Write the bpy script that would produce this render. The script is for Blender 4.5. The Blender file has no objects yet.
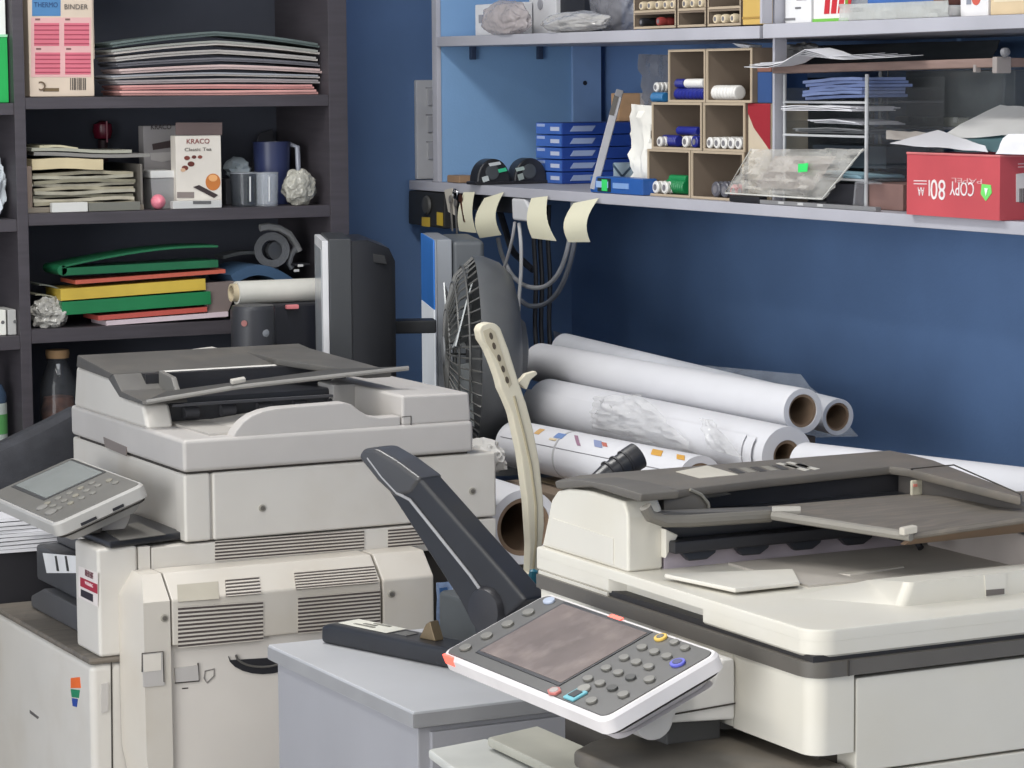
import bpy, bmesh, math, random
from mathutils import Vector, Matrix
from math import sin, cos, pi, radians as rad
random.seed(7)
SC = bpy.context.scene
COL = SC.collection
V = Vector

# ------------------------------------------------------------------ camera
FPX, PITCH, YAW, ROLL, EYE = 2817.66, 0.107881, 0.470145, 0.0072528, 1.65
fw = V((sin(YAW)*cos(PITCH), cos(YAW)*cos(PITCH), -sin(PITCH)))
r0 = V((cos(YAW), -sin(YAW), 0)); u0 = r0.cross(fw)
rt = r0*cos(ROLL) - u0*sin(ROLL); up = u0*cos(ROLL) + r0*sin(ROLL)
CAMP = V((0, 0, EYE))
cd = bpy.data.cameras.new('camera'); cam = bpy.data.objects.new('camera', cd); COL.objects.link(cam)
cam.matrix_world = Matrix(((rt.x, up.x, -fw.x, 0), (rt.y, up.y, -fw.y, 0), (rt.z, up.z, -fw.z, EYE), (0, 0, 0, 1)))
cd.sensor_width = 36; cd.lens = FPX*36/1024; cd.clip_start = .05
SC.camera = cam

def ray(x, y): return fw*FPX + rt*(x-512) - up*(y-384)
def at(x, y, X=None, Y=None, Z=None):
    """where the sight line through a photo point meets a real plane of the room"""
    d = ray(x, y)
    if X is not None: t = X/d.x
    elif Y is not None: t = Y/d.y
    else: t = (Z-EYE)/d.z
    return CAMP + d*t
def atp(x, y, p, n):
    d = ray(x, y); return CAMP + d*((V(p)-CAMP).dot(n)/d.dot(n))
def ats(pts, **k): return [at(x, y, **k) for x, y in pts]

# --------------------------------------------------------------- materials
def lin(c):
    c /= 255; return c/12.92 if c <= .04045 else ((c+.055)/1.055)**2.4
def M(name, rgb, rough=.5, var=.04, scale=9, metal=0, bump=0, bscale=200, alpha=1, trans=0, emit=0, spec=.5, stretch=None, dirt=None):
    m = bpy.data.materials.new(name); m.use_nodes = True
    nt = m.node_tree; b = nt.nodes['Principled BSDF']
    col = [lin(v) for v in rgb]
    tc = nt.nodes.new('ShaderNodeTexCoord'); no = nt.nodes.new('ShaderNodeTexNoise'); no.inputs['Scale'].default_value = scale; no.inputs['Detail'].default_value = 4
    src = tc.outputs['Object']
    if stretch:
        mp = nt.nodes.new('ShaderNodeMapping'); mp.inputs['Scale'].default_value = stretch; nt.links.new(src, mp.inputs[0]); src = mp.outputs[0]
    nt.links.new(src, no.inputs['Vector'])
    rp = nt.nodes.new('ShaderNodeValToRGB'); nt.links.new(no.outputs['Fac'], rp.inputs[0])
    lo = [max(0, c*(1-var*2.2)) for c in col]; hi = [min(1, c*(1+var*2.2)) for c in col]
    rp.color_ramp.elements[0].position = .3; rp.color_ramp.elements[1].position = .7
    rp.color_ramp.elements[0].color = (*lo, 1); rp.color_ramp.elements[1].color = (*hi, 1)
    out = rp.outputs[0]
    if dirt:
        drgb, amount, ds = dirt
        n2 = nt.nodes.new('ShaderNodeTexNoise'); n2.inputs['Scale'].default_value = ds; n2.inputs['Detail'].default_value = 8; nt.links.new(src, n2.inputs['Vector'])
        mr = nt.nodes.new('ShaderNodeMapRange'); mr.inputs[1].default_value = .48; mr.inputs[2].default_value = .75; mr.inputs[4].default_value = amount
        nt.links.new(n2.outputs['Fac'], mr.inputs[0])
        mx = nt.nodes.new('ShaderNodeMixRGB'); nt.links.new(mr.outputs[0], mx.inputs[0]); nt.links.new(out, mx.inputs[1]); mx.inputs[2].default_value = (*[lin(v) for v in drgb], 1)
        out = mx.outputs[0]
    nt.links.new(out, b.inputs['Base Color'])
    b.inputs['Roughness'].default_value = rough; b.inputs['Metallic'].default_value = metal
    b.inputs['Alpha'].default_value = alpha; b.inputs['Transmission Weight'].default_value = trans
    b.inputs['Specular IOR Level'].default_value = spec
    if emit:
        nt.links.new(out, b.inputs['Emission Color']); b.inputs['Emission Strength'].default_value = emit
    if bump:
        n3 = nt.nodes.new('ShaderNodeTexNoise'); n3.inputs['Scale'].default_value = bscale; n3.inputs['Detail'].default_value = 3; nt.links.new(src, n3.inputs['Vector'])
        bp = nt.nodes.new('ShaderNodeBump'); bp.inputs['Strength'].default_value = bump; bp.inputs['Distance'].default_value = .01
        nt.links.new(n3.outputs['Fac'], bp.inputs['Height']); nt.links.new(bp.outputs[0], b.inputs['Normal'])
    return m
_mc = {}
def C(r, g, b, rough=.55, **k):
    key = (r, g, b, rough, tuple(sorted((a, str(v)) for a, v in k.items())))
    if key not in _mc: _mc[key] = M('paint_%d_%d_%d' % (r, g, b), (r, g, b), rough, **k)
    return _mc[key]

# ------------------------------------------------------------ mesh builder
class B:
    def __init__(s, M=None): s.bm = bmesh.new(); s.M = M or Matrix.Identity(4)
    def faces(s, vs, fs, bev=0, seg=2, pick=None):
        v = [s.bm.verts.new(s.M @ V(p)) for p in vs]
        F = []
        for f in fs:
            try: F.append(s.bm.faces.new([v[i] for i in f]))
            except ValueError: pass
        if bev:
            bmesh.ops.recalc_face_normals(s.bm, faces=F)
            ed = list({e for f in F for e in f.edges})
            if pick: ed = [e for e in ed if pick(e.verts[0].co, e.verts[1].co)]
            bmesh.ops.bevel(s.bm, geom=ed, offset=bev, segments=seg, affect='EDGES', profile=.5, clamp_overlap=True)
        return s
    def box(s, a, b, bev=0, seg=2, pick=None):
        (x0, y0, z0), (x1, y1, z1) = a, b
        return s.faces([(x0,y0,z0),(x1,y0,z0),(x1,y1,z0),(x0,y1,z0),(x0,y0,z1),(x1,y0,z1),(x1,y1,z1),(x0,y1,z1)],
            [(0,3,2,1),(4,5,6,7),(0,1,5,4),(1,2,6,5),(2,3,7,6),(3,0,4,7)], bev, seg, pick)
    def obox(s, o, a, b, c, bev=0, seg=2):
        o, a, b, c = V(o), V(a), V(b), V(c)
        return s.faces([o, o+a, o+a+b, o+b, o+c, o+a+c, o+a+b+c, o+b+c], [(0,3,2,1),(4,5,6,7),(0,1,5,4),(1,2,6,5),(2,3,7,6),(3,0,4,7)], bev, seg)
    def prism(s, pts, vec, bev=0, seg=2, pick=None):
        n = len(pts); vec = V(vec); p = [V(q) for q in pts]
        return s.faces(p + [q+vec for q in p], [tuple(range(n)), tuple(range(2*n-1, n-1, -1))] + [(i, (i+1) % n, n+(i+1) % n, n+i) for i in range(n)], bev, seg, pick)
    def loft(s, rings, cap=True, closed=True):
        n = len(rings[0]); vs = [p for r in rings for p in r]; fs = []
        for k in range(len(rings)-1):
            for i in range(n if closed else n-1):
                j = (i+1) % n; fs.append((k*n+i, k*n+j, (k+1)*n+j, (k+1)*n+i))
        if cap: fs += [tuple(range(n)), tuple(range(len(vs)-1, len(vs)-n-1, -1))]
        return s.faces(vs, fs)
    def cyl(s, p0, p1, r0, r1=None, n=24, cap=True):
        p0, p1 = V(p0), V(p1); r1 = r0 if r1 is None else r1
        d = (p1-p0).normalized(); a = d.orthogonal().normalized(); b = d.cross(a)
        return s.loft([[p+(a*cos(2*pi*i/n)+b*sin(2*pi*i/n))*r for i in range(n)] for p, r in ((p0, r0), (p1, r1))], cap)
    def ring(s, p0, p1, ro, ri, n=32):
        p0, p1 = V(p0), V(p1); d = (p1-p0).normalized(); a = d.orthogonal().normalized(); b = d.cross(a)
        c = lambda p, r: [p+(a*cos(2*pi*i/n)+b*sin(2*pi*i/n))*r for i in range(n)]
        return s.loft([c(p0, ri), c(p0, ro), c(p1, ro), c(p1, ri), c(p0, ri)], False)
    def lathe(s, prof, o, axis=(0,0,1), n=24, cap=True):
        o, d = V(o), V(axis).normalized(); a = d.orthogonal().normalized(); b = d.cross(a)
        return s.loft([[o+d*h+(a*cos(2*pi*i/n)+b*sin(2*pi*i/n))*r for i in range(n)] for r, h in prof], cap)
    def tube(s, path, r, n=8):
        P = [V(p) for p in path]; rings = []; a = None
        for i, p in enumerate(P):
            d = (P[min(i+1, len(P)-1)]-P[max(i-1, 0)]).normalized()
            a = d.orthogonal().normalized() if a is None else (a-d*a.dot(d)).normalized()
            b = d.cross(a); rr = r[i] if isinstance(r, (list, tuple)) else r
            rings.append([p+(a*cos(2*pi*k/n)+b*sin(2*pi*k/n))*rr for k in range(n)])
        return s.loft(rings)
    def sheet(s, grid, t):
        """thin solid from a grid of points, thickness t"""
        R, K = len(grid), len(grid[0]); g = [[V(p) for p in r] for r in grid]
        def nrm(i, j):
            a = g[min(i+1, R-1)][j]-g[max(i-1, 0)][j]; b = g[i][min(j+1, K-1)]-g[i][max(j-1, 0)]
            c = a.cross(b); return c.normalized() if c.length > 1e-12 else V((0, 0, 1))
        top = [g[i][j] for i in range(R) for j in range(K)]; bot = [g[i][j]-nrm(i, j)*t for i in range(R) for j in range(K)]
        N = R*K; fs = []
        for i in range(R-1):
            for j in range(K-1):
                q = (i*K+j, i*K+j+1, (i+1)*K+j+1, (i+1)*K+j); fs.append(q); fs.append(tuple(N+x for x in reversed(q)))
        rim = [j for j in range(K)] + [i*K+K-1 for i in range(1, R)] + [(R-1)*K+j for j in range(K-2, -1, -1)] + [i*K for i in range(R-2, 0, -1)]
        for a, b in zip(rim, rim[1:]+rim[:1]): fs.append((a, b, N+b, N+a))
        return s.faces(top+bot, fs)
    def blob(s, c, rad3, amp=.25, seed=0, sub=3, flat=None, freq=3):
        from mathutils import noise
        t = bmesh.new(); bmesh.ops.create_icosphere(t, subdivisions=sub, radius=1)
        c = V(c); vs = []
        for v in t.verts:
            n = v.co.normalized(); k = 1+amp*noise.noise(n*freq+V((seed*7.3, seed*1.7, 0)))+amp*.5*noise.noise(n*freq*2.7+V((seed, 9, 4)))
            p = V((n.x*rad3[0]*k, n.y*rad3[1]*k, n.z*rad3[2]*k))+c
            if flat is not None and p.z < flat: p.z = flat
            vs.append(p)
        fs = [tuple(v.index for v in f.verts) for f in t.faces]; t.free()
        return s.faces(vs, fs)

def obj(name, b, mat, parent=None, sharp=32, label=None, loc=None, wn=True):
    bm = b.bm; bmesh.ops.recalc_face_normals(bm, faces=bm.faces)
    me = bpy.data.meshes.new(name)
    o = bpy.data.objects.new(name, me); COL.objects.link(o)
    if parent is not None:
        top = []; q = parent
        while q is not None: top.append(q); q = q.parent
        W = Matrix.Identity(4)
        for q in reversed(top): W = W @ (Matrix.Translation(q.location) @ q.rotation_euler.to_matrix().to_4x4())
        bmesh.ops.transform(bm, matrix=W.inverted(), verts=bm.verts); o.parent = parent
    else:
        if loc is None:
            xs = [v.co for v in bm.verts]
            loc = V(((min(p.x for p in xs)+max(p.x for p in xs))/2, (min(p.y for p in xs)+max(p.y for p in xs))/2, min(p.z for p in xs)))
        loc = V(loc); bmesh.ops.translate(bm, vec=-loc, verts=bm.verts); o.location = loc
    bm.to_mesh(me); bm.free()
    for p in me.polygons: p.use_smooth = True
    me.set_sharp_from_angle(angle=rad(sharp))
    me.materials.append(mat)
    if wn:
        w = o.modifiers.new('normals', 'WEIGHTED_NORMAL'); w.keep_sharp = True
    if label: o['label'] = label
    return o
def thing(name, label, cat, loc=(0,0,0), group=None, rotz=0):
    o = bpy.data.objects.new(name, None); COL.objects.link(o); o.empty_display_size = .05
    o.location = loc; o.rotation_euler = (0, 0, rotz); o['label'] = label; o['category'] = cat
    if group: o['group'] = group
    return o
def single(name, label, cat, b, mat, group=None, **k):
    o = obj(name, b, mat, **k); o['label'] = label; o['category'] = cat
    if group: o['group'] = group
    return o
def struct(name, b, mat):
    o = obj(name, b, mat); o['kind'] = 'structure'; return o
def dup(root, loc, label=None, group=None, rotz=None):
    r = root.copy(); COL.objects.link(r); r.location = loc
    if rotz is not None: r.rotation_euler = (0, 0, rotz)
    if label: r['label'] = label
    if group: r['group'] = group
    for ch in list(root.children):
        c = ch.copy(); COL.objects.link(c); c.parent = r
        for g in list(ch.children):
            d = g.copy(); COL.objects.link(d); d.parent = c
    return r
def text(name, s, o, rv, uv, size, mat, parent, width=None, ext=.0004, flip=1):
    """raised lettering: o = centre, rv reading direction, uv up direction"""
    cu = bpy.data.curves.new('t', 'FONT'); cu.body = s; cu.size = size; cu.align_x = 'CENTER'; cu.align_y = 'CENTER'; cu.extrude = ext; cu.resolution_u = 3
    t = bpy.data.objects.new('t', cu); COL.objects.link(t)
    me = bpy.data.meshes.new_from_object(t.evaluated_get(bpy.context.evaluated_depsgraph_get()))
    bpy.data.objects.remove(t); bpy.data.curves.remove(cu)
    rv, uv = V(rv).normalized(), V(uv).normalized(); n = rv.cross(uv)
    w = max(v.co.x for v in me.vertices)-min(v.co.x for v in me.vertices); k = width/w if width else 1
    b = B(); b.bm.from_mesh(me); bpy.data.meshes.remove(me)
    bmesh.ops.transform(b.bm, matrix=Matrix(((rv.x*k, uv.x, n.x, o[0]), (rv.y*k, uv.y, n.y, o[1]), (rv.z*k, uv.z, n.z, o[2]), (0,0,0,1))), verts=b.bm.verts)
    return obj(name, b, mat, parent, wn=False)
# --------------------------------------------------------------- materials
NAVY = M('navy_wall_paint', (102, 132, 176), .7, .05, 3, bump=.08, bscale=90)
STEEL = M('steel_blue_paint', (128, 166, 206), .6, .03, 3, bump=.05)
CREAM = M('aged_cream_plastic', (200, 196, 189), .5, .025, 4, bump=.04, bscale=900, dirt=((172, 160, 142), .35, 5))
CREAM2 = M('warm_cream_plastic', (198, 192, 182), .5, .025, 4, bump=.04, bscale=900, dirt=((176, 162, 140), .3, 6))
LID = M('cool_grey_plastic', (184, 180, 176), .5, .025, 5, bump=.04, bscale=900)
WHITE = M('off_white_plastic', (209, 205, 194), .45, .02, 4, bump=.03, bscale=900, dirt=((200, 192, 172), .3, 6))
WHITE2 = M('shaded_white_plastic', (208, 204, 194), .45, .02, 4)
DGREY = M('dark_grey_plastic', (88, 86, 83), .55, .05, 14, bump=.06, bscale=700, dirt=((120, 114, 104), .35, 12))
TRAYG = M('dusty_tray_plastic', (104, 98, 90), .6, .06, 9, stretch=(1, 6, 1), dirt=((138, 126, 112), .5, 16))
BLACK = M('black_plastic', (38, 38, 42), .45, .06, 12)
BLACK2 = M('satin_black_plastic', (40, 41, 45), .35, .05, 10)
SEAM = C(58, 54, 50, .8)
LILAC = C(172, 164, 166)
PAPER = M('white_paper', (214, 214, 218), .8, .015, 6)
CARDB = M('brown_cardboard', (122, 108, 94), .85, .04, 6, bump=.05, bscale=60)
CARDEDGE = C(176, 160, 138, .85)
DARKW = M('black_brown_laminate', (68, 64, 69), .5, .06, 8, stretch=(1, 1, 12), bump=.05)
DARKB = M('dark_back_board', (74, 77, 88), .7, .05, 6)
SHELFW = M('grey_white_laminate', (176, 176, 184), .5, .03, 6)
CLEARB = M('clear_plastic_bag', (214, 214, 214), .1, .1, 12, alpha=.2, bump=.8, bscale=26)
SMOKE2 = M('clear_case_acrylic', (150, 154, 156), .06, .03, 5, alpha=.12)
SMOKE = M('clear_acrylic', (190, 192, 196), .08, .03, 5, alpha=.28)
GLASS = M('thin_clear_glass', (190, 196, 204), .05, .02, 5, alpha=.28)
CHROME = C(180, 180, 184, .25, metal=1)

# ----------------------------------------------------------------- setting
XW, YB = 3.48, 6.5
struct('floor', B().box((-2.5, -1.5, -.1), (XW+.1, YB+.1, 0)), M('grey_tile_floor', (150, 145, 138), .4, .05, 2))
struct('wall_right', B().box((XW, -1.5, 0), (XW+.1, YB+.1, 2.9)), NAVY)
struct('wall_back', B().box((-2.5, YB, 0), (XW, YB+.1, 2.9)), NAVY)
struct('ceiling', B().box((-2.5, -1.5, 2.9), (XW+.1, YB+.1, 3.0)), C(225, 225, 222, .8))
struct('baseboard_right', B().box((XW-.012, -1.5, 0), (XW, YB, .09), .003), DARKW)

def light(n, loc, sx, sy, e, col=(1, .98, .95), rot=(0, 0, 0)):
    d = bpy.data.lights.new(n, 'AREA'); d.shape = 'RECTANGLE'; d.size = sx; d.size_y = sy; d.energy = e; d.color = col
    o = bpy.data.objects.new(n, d); COL.objects.link(o); o.location = loc; o.rotation_euler = rot; return o
light('ceiling_tube_light', (1.75, 4.9, 2.86), .3, 1.3, 34)
light('ceiling_tube_light', (.2, 3.4, 2.86), .3, 1.3, 22)
light('added_fill_light', (-2.3, 2.0, 1.5), 2.6, 2.0, 60, (.97, .985, 1), (rad(86), 0, rad(-72)))  # added fill from the open side, brightens the wall under the shelf
light('ceiling_tube_light', (1.6, 1.6, 2.86), .3, 1.3, 22)
light('added_fill_light', (-2.3, 2.0, 1.5), 2.6, 2.0, 60, (.97, .985, 1), (rad(86), 0, rad(-72)))  # same added fill again, lifts the faces turned to the aisle
w = bpy.data.worlds.new('room_ambient'); SC.world = w; w.use_nodes = True
w.node_tree.nodes['Background'].inputs[0].default_value = (.93, .96, 1, 1); w.node_tree.nodes['Background'].inputs[1].default_value = 1.12
SC.view_settings.view_transform = 'Standard'; SC.view_settings.look = 'None'; SC.view_settings.gamma = 1; SC.view_settings.use_curve_mapping = False
SC.view_settings.exposure = 0

# ------------------------------------------------- copier with duplex door
def slats(b, quad, n, t=.0025, fill=.42):
    """n slats across a quad (tl,tr,br,bl), standing t proud of it"""
    tl, tr, br, bl = [V(p) for p in quad]; nn = (tr-tl).cross(bl-tl).normalized()
    if nn.dot(CAMP-tl) < 0: nn = -nn
    for i in range(n+1):
        f0 = max(0, (i-fill/2)/n); f1 = min(1, (i+fill/2)/n)
        a, c = tl.lerp(bl, f0), tl.lerp(bl, f1); d, e = tr.lerp(br, f0), tr.lerp(br, f1)
        b.prism([a, d, e, c], nn*t)
    return b
def recess(b, quad, t=.0008):
    q = [V(p) for p in quad]; nn = (q[1]-q[0]).cross(q[-1]-q[0]).normalized()
    if nn.dot(CAMP-q[0]) < 0: nn = -nn
    return b.prism(q, nn*t)
def vent(parent, quad, n, mat):
    g = obj('vent_shade', recess(B(), quad), C(84, 76, 74, .8), parent)  # dark plate on the flat face paints the shade between the slats
    return obj('vent_grille', slats(B(), quad, n), mat, parent)
def screw(parent, x, y, **k):
    p = at(x, y, **k); d = V((0, -1, 0))
    s = obj('screw', B().lathe([(.0068, 0), (.0068, .002), (.005, .003)], p, d, 20), C(150, 146, 136), parent)
    obj('screw_head', B().lathe([(.0042, .003), (.0042, .004), (.002, .0042)], p, d, 16), C(96, 92, 86, .4), parent)

YF = 4.8   # side of the copier that faces the aisle
lc = thing('multifunction_copier', 'cream office copier with slatted side door, standing beyond the grey cabinet', 'copier', (2.05, 5.1, 0))
obj('base', B().box((1.583, 4.802, .02), (2.21, 5.42, .604), .014, 3), CREAM, lc)
obj('base_deck', B().box((1.58, 4.80, .604), (2.2, 5.41, .616), .005), TRAYG, lc)
obj('body_core', B().box((1.79, 4.83, .3), (2.395, 5.4, .93)), SEAM, lc)
pil = obj('pillar', B().box((1.6, YF, .616), (1.677, 4.93, .815), .007, 3), CREAM, lc)
obj('pillar_cover', B().box((1.678, YF, .757), (1.7, 4.9, .812)), CREAM, lc)
tray = obj('key_tray', B().prism(ats([(76, 536), (134, 520), (186, 539), (110, 549)], Z=.815), (0, 0, .014), .004), BLACK2, lc)
obj('tray_inlay', B().prism(ats([(103, 530), (138, 523), (166, 535), (120, 541)], Z=.829), (0, 0, .0015)), DGREY, tray)
# band with the two long louvres
band = obj('louvre_band', B().box((1.7025, YF, .757), (2.403, 5.42, .809), .003), CREAM, lc)
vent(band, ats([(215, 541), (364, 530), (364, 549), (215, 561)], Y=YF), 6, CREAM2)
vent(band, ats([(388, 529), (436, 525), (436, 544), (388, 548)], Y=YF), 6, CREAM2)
# scanner
scn = obj('scanner_body', B().box((1.772, YF+.006, .812), (2.402, 5.455, .937), .006, 3), CREAM, lc)
obj('side_plate', B().box((1.768, YF, .8125), (1.8205, YF+.05, .9375), .006, 3), CREAM, scn)
pl = obj('side_plate', B().box((1.8235, YF, .8125), (2.404, YF+.02, .9375), .005, 3), CREAM, scn)
screw(lc, 262, 508, Y=YF); screw(lc, 472, 491, Y=YF)
# side door block: plan chamfer at the front corner, sloping top
YD = 4.7
def ring(z, ins, y):
    return [V((1.638+ins, YF, z)), V((1.638+ins, YF-.02+ins*.4, z)), V((1.668-.018+ins*.5, y, z)), V((1.7, y, z)), V((1.7, YF, z))]
col = obj('door_post', B().loft([ring(.30, .03, YD), ring(.455, .0, YD), ring(.728, 0, YD), ring(.771, .028, YD+.045)]), CREAM2, lc)
obj('post_latch', recess(B(), ats([(142, 654), (163, 652), (164, 685), (143, 687)], Y=YD), .003), LID, col)
obj('latch_gap', recess(B(), ats([(143, 655), (161, 653), (161, 670), (144, 672)], Y=YD-.003), .001), C(214, 208, 198), col)
obj('latch_shadow_gap', B().tube(ats([(142, 672), (142, 653.5), (163, 651.5), (164, 682)], Y=YD-.003), .0012, 5), SEAM, col)
screw(lc, 164, 618, Y=YD)
dx0, dx1 = 1.7035, 2.1135
door = obj('duplex_door', B().prism([V((dx0, YD, .645)), V((dx0, YD, .728)), V((dx0, YD+.045, .771)), V((dx0, YF, .771)), V((dx0, YF, .645))], (dx1-dx0, 0, 0), .004, 2), CREAM2, lc)
n = V((0, -.043, .045)).normalized(); p0 = V((dx0, YD, .728))+n*.0004
def atc(pts): return [atp(x, y, p0, n) for x, y in pts]
obj('door_label', recess(B(), atc([(177, 585), (218, 581.5), (219, 599), (178, 602)])), C(166, 160, 146), door)
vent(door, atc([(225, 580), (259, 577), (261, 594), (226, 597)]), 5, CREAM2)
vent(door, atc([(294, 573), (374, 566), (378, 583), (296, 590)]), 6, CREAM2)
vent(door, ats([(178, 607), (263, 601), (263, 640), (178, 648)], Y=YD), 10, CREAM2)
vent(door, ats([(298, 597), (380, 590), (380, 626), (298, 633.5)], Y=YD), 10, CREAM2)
post2 = obj('door_post', B().prism([V((2.117, YD, .55)), V((2.117, YD, .728)), V((2.117, YD+.045, .771)), V((2.117, YF, .771)), V((2.117, YF, .55))], (.105, 0, 0), .004, 2), CREAM2, lc)
screw(lc, 391, 594, Y=YD)
lowp = obj('lower_panel', B().box((1.7035, YD+.012, .1), (2.21, YF, .645), .004), M('pale_panel', (212, 206, 198), .5, .02, 4), lc)
YL = YD+.012
arc = [(232, 657)] + [(257+26*cos(a), 655+20*sin(a)) for a in [rad(170-16*i) for i in range(11)]]
obj('roller_window', recess(B(), ats([(230, 660)] + [(262-34*cos(rad(18*i)), 656+18*sin(rad(18*i))) for i in range(11)], Y=YL), .003), BLACK, lowp)
obj('roller_rib', B().tube(ats([(262-26*cos(rad(18*i)), 655+12*sin(rad(18*i))) for i in range(11)], Y=YL-.004), .0022, 6), DGREY, lowp)
obj('panel_latch', recess(B(), ats([(174, 668), (198, 665), (198, 680), (175, 682)], Y=YL), .004), LID, lowp)
obj('latch_lip', B().tube(ats([(198, 663), (199, 681), (175, 683)], Y=YL-.003), .0014, 5), SEAM, lowp)
obj('jam_mark', B().tube(ats([(204, 678), (205, 671), (214, 669), (214, 676), (207, 683), (204, 678)], Y=YL-.001), .0012, 5), C(120, 116, 112), lowp)
obj('panel_slot', B().tube(ats([(182, 688.5), (188, 688)], Y=YL), .0013, 5), SEAM, lowp)
# front of the base: colour emblem, name plate, grip
fx = 1.583
for c, q in (((226, 106, 44), [(71, 678), (80, 677), (81, 688), (71, 688)]), ((34, 130, 90), [(71, 689), (80, 690), (79, 698), (72, 697)]), ((40, 70, 150), [(72, 698), (78, 699), (77, 707), (73, 706)])):
    obj('emblem', recess(B(), ats(q, X=fx)), C(*c), lc)
obj('name_plate', recess(B(), ats([(30, 710), (39, 717), (38, 719), (30, 713)], X=fx)), C(96, 92, 90), lc)
obj('door_grip', recess(B(), ats([(101, 684), (108, 682), (108, 711), (101, 713)], Y=4.802), .003), LID, lc)
obj('door_seam', recess(B(), ats([(110.5, 660), (112, 660), (113, 775), (111.5, 775)], Y=4.802), .001), SEAM, lc)
# notice on the front of the pillar
nt_ = obj('warning_notice', recess(B(), ats([(79, 566), (98, 573), (98, 607), (79, 597)], X=1.6)), C(216, 208, 204), pil)
obj('red_band', recess(B(), ats([(80.5, 577), (97.5, 584.5), (97.5, 594), (80.5, 586)], X=1.599), .0006), C(158, 40, 58), pil)
obj('black_band', recess(B(), ats([(81, 589), (93, 594.5), (93, 602), (81, 596)], X=1.599), .0006), C(44, 38, 44), pil)
for y in (569, 572, 580.5):
    text('lettering', 'MULTI COPY' if y < 575 else 'WARNING', at(89, y+4, X=1.5984), (0, -1, 0), (0, 0, 1), .009, C(110, 70, 76) if y < 575 else C(230, 214, 214), pil, width=.045)
# inner finisher on the base deck
fz = at(40, 583, X=1.655).z; sz = at(45, 548, X=1.66).z
ya_, yb_ = at(36, 570, X=1.66).y, at(76, 570, X=1.66).y
fin = obj('finisher', B().prism([V((1.64, 4.95, .616)), V((1.64, 5.34, .616)), V((1.64, 5.34, .64)), V((1.64, 5.26, fz)), V((1.64, 4.95, fz))], (.5, 0, 0), .006), C(78, 78, 80), lc)
obj('finisher_step', B().box((1.66, 4.95, fz), (2.15, ya_, sz), .008), C(72, 73, 76), lc)
obj('exit_cover', B().box((1.70, 4.95, sz), (2.2, at(56, 540, X=1.70).y, at(60, 531, X=1.70).z), .006), C(84, 84, 86), lc)
sl = obj('striped_label', recess(B(), ats([(43, 553), (78, 556), (78, 573), (47, 573)], X=1.659)), C(232, 232, 232), fin)
for x in (55, 65):
    obj('label_slit', recess(B(), ats([(x, 556), (x+1.5, 556), (x+4, 571), (x+2, 571)], X=1.6575)), C(60, 60, 60), fin)
# control panel on a short neck
def panel(root, x0, z0, x1, z1, y0, y1, th, top, rim, under):
    """tilted panel: low edge (x0,z0), high edge (x1,z1), from y0 (near) to y1"""
    u = V((x1-x0, 0, z1-z0)); L = u.length; u.normalize(); nn = V((-u.z, 0, u.x)); v = V((0, -1, 0))
    o = V((x0, y1, z0))
    P = lambda a, b, h=0: o + u*a + v*b + nn*h      # a up the slope, b towards the near end
    W = y1-y0
    def rr(a0, b0, a1, b1, r, h): 
        pts = []
        for ca, cb, s in ((a1-r, b1-r, 0), (a0+r, b1-r, 90), (a0+r, b0+r, 180), (a1-r, b0+r, 270)):
            for k in range(5):
                t = rad(s+k*22.5); pts.append(P(ca+r*cos(t), cb+r*sin(t), h))
        return pts
    hs = obj('control_panel', B().loft([rr(.03, .04, L-.02, W-.03, .015, -th), rr(.012, .015, L-.006, W-.012, .016, -th*.62), rr(0, 0, L, W, .016, -th*.5), rr(0, 0, L, W, .016, -.004), rr(.003, .003, L-.003, W-.003, .014, 0)]), rim, root)
    obj('face_plate', B().loft([rr(.006, .006, L-.006, W-.006, .012, -.001), rr(.007, .007, L-.007, W-.007, .012, .0012)]), top, hs)
    obj('panel_seam', B().loft([rr(.0085, .011, L-.004, W-.009, .016, -th*.66), rr(.0085, .011, L-.004, W-.009, .016, -th*.62)]), SEAM, hs)
    return hs, P, L, W, rr
lp, P, L, W, rr = panel(lc, 1.527, .862, 1.70, .925, 4.82, 5.235, .05, C(112, 110, 106, .45), C(172, 170, 166), LID)
obj('screen_frame', B().prism([P(L*.24, W*.06, .0012), P(L*.95, W*.06, .0012), P(L*.95, W*.55, .0012), P(L*.24, W*.55, .0012)], P(0, 0, .001)-P(0, 0)), C(70, 70, 70), lp)
obj('screen', B().prism([P(L*.28, W*.075, .0022), P(L*.92, W*.075, .0022), P(L*.92, W*.53, .0022), P(L*.28, W*.53, .0022)], P(0, 0, .0006)-P(0, 0)), C(140, 144, 142, .25), lp)
for r_ in range(3):
    for k in range(6):
        if (r_, k) in ((0, 5), (2, 4)): continue
        a, b = L*(.22+.125*k), W*(.63+.085*r_)
        obj('button', B().prism([P(a+.0065*cos(t), b+.009*sin(t), .001) for t in [2*pi*i/10 for i in range(10)]], P(0, 0, .0028)-P(0, 0), .001), C(128, 126, 120) if (r_+k) % 3 else C(138, 134, 122), lp)
obj('start_button', B().prism([P(L*.13+.011*cos(t), W*.80+.016*sin(t), .001) for t in [2*pi*i/14 for i in range(14)]], P(0, 0, .003)-P(0, 0), .001), C(132, 130, 126), lp)
obj('jog_button', B().prism([P(L*.14+.011*cos(t), W*.66+.014*sin(t), .001) for t in [2*pi*i/14 for i in range(14)]], P(0, 0, .003)-P(0, 0), .001), C(134, 132, 128), lp)
for a0, a1 in ((.25, .42), (.6, .72)):
    obj('card_slot', B().prism([P(L*a0, W+.0, -.018), P(L*a1, W+.0, -.018), P(L*a1, W+.0, -.023), P(L*a0, W+.0, -.023)], (0, -.002, 0)), BLACK, lp)
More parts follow.
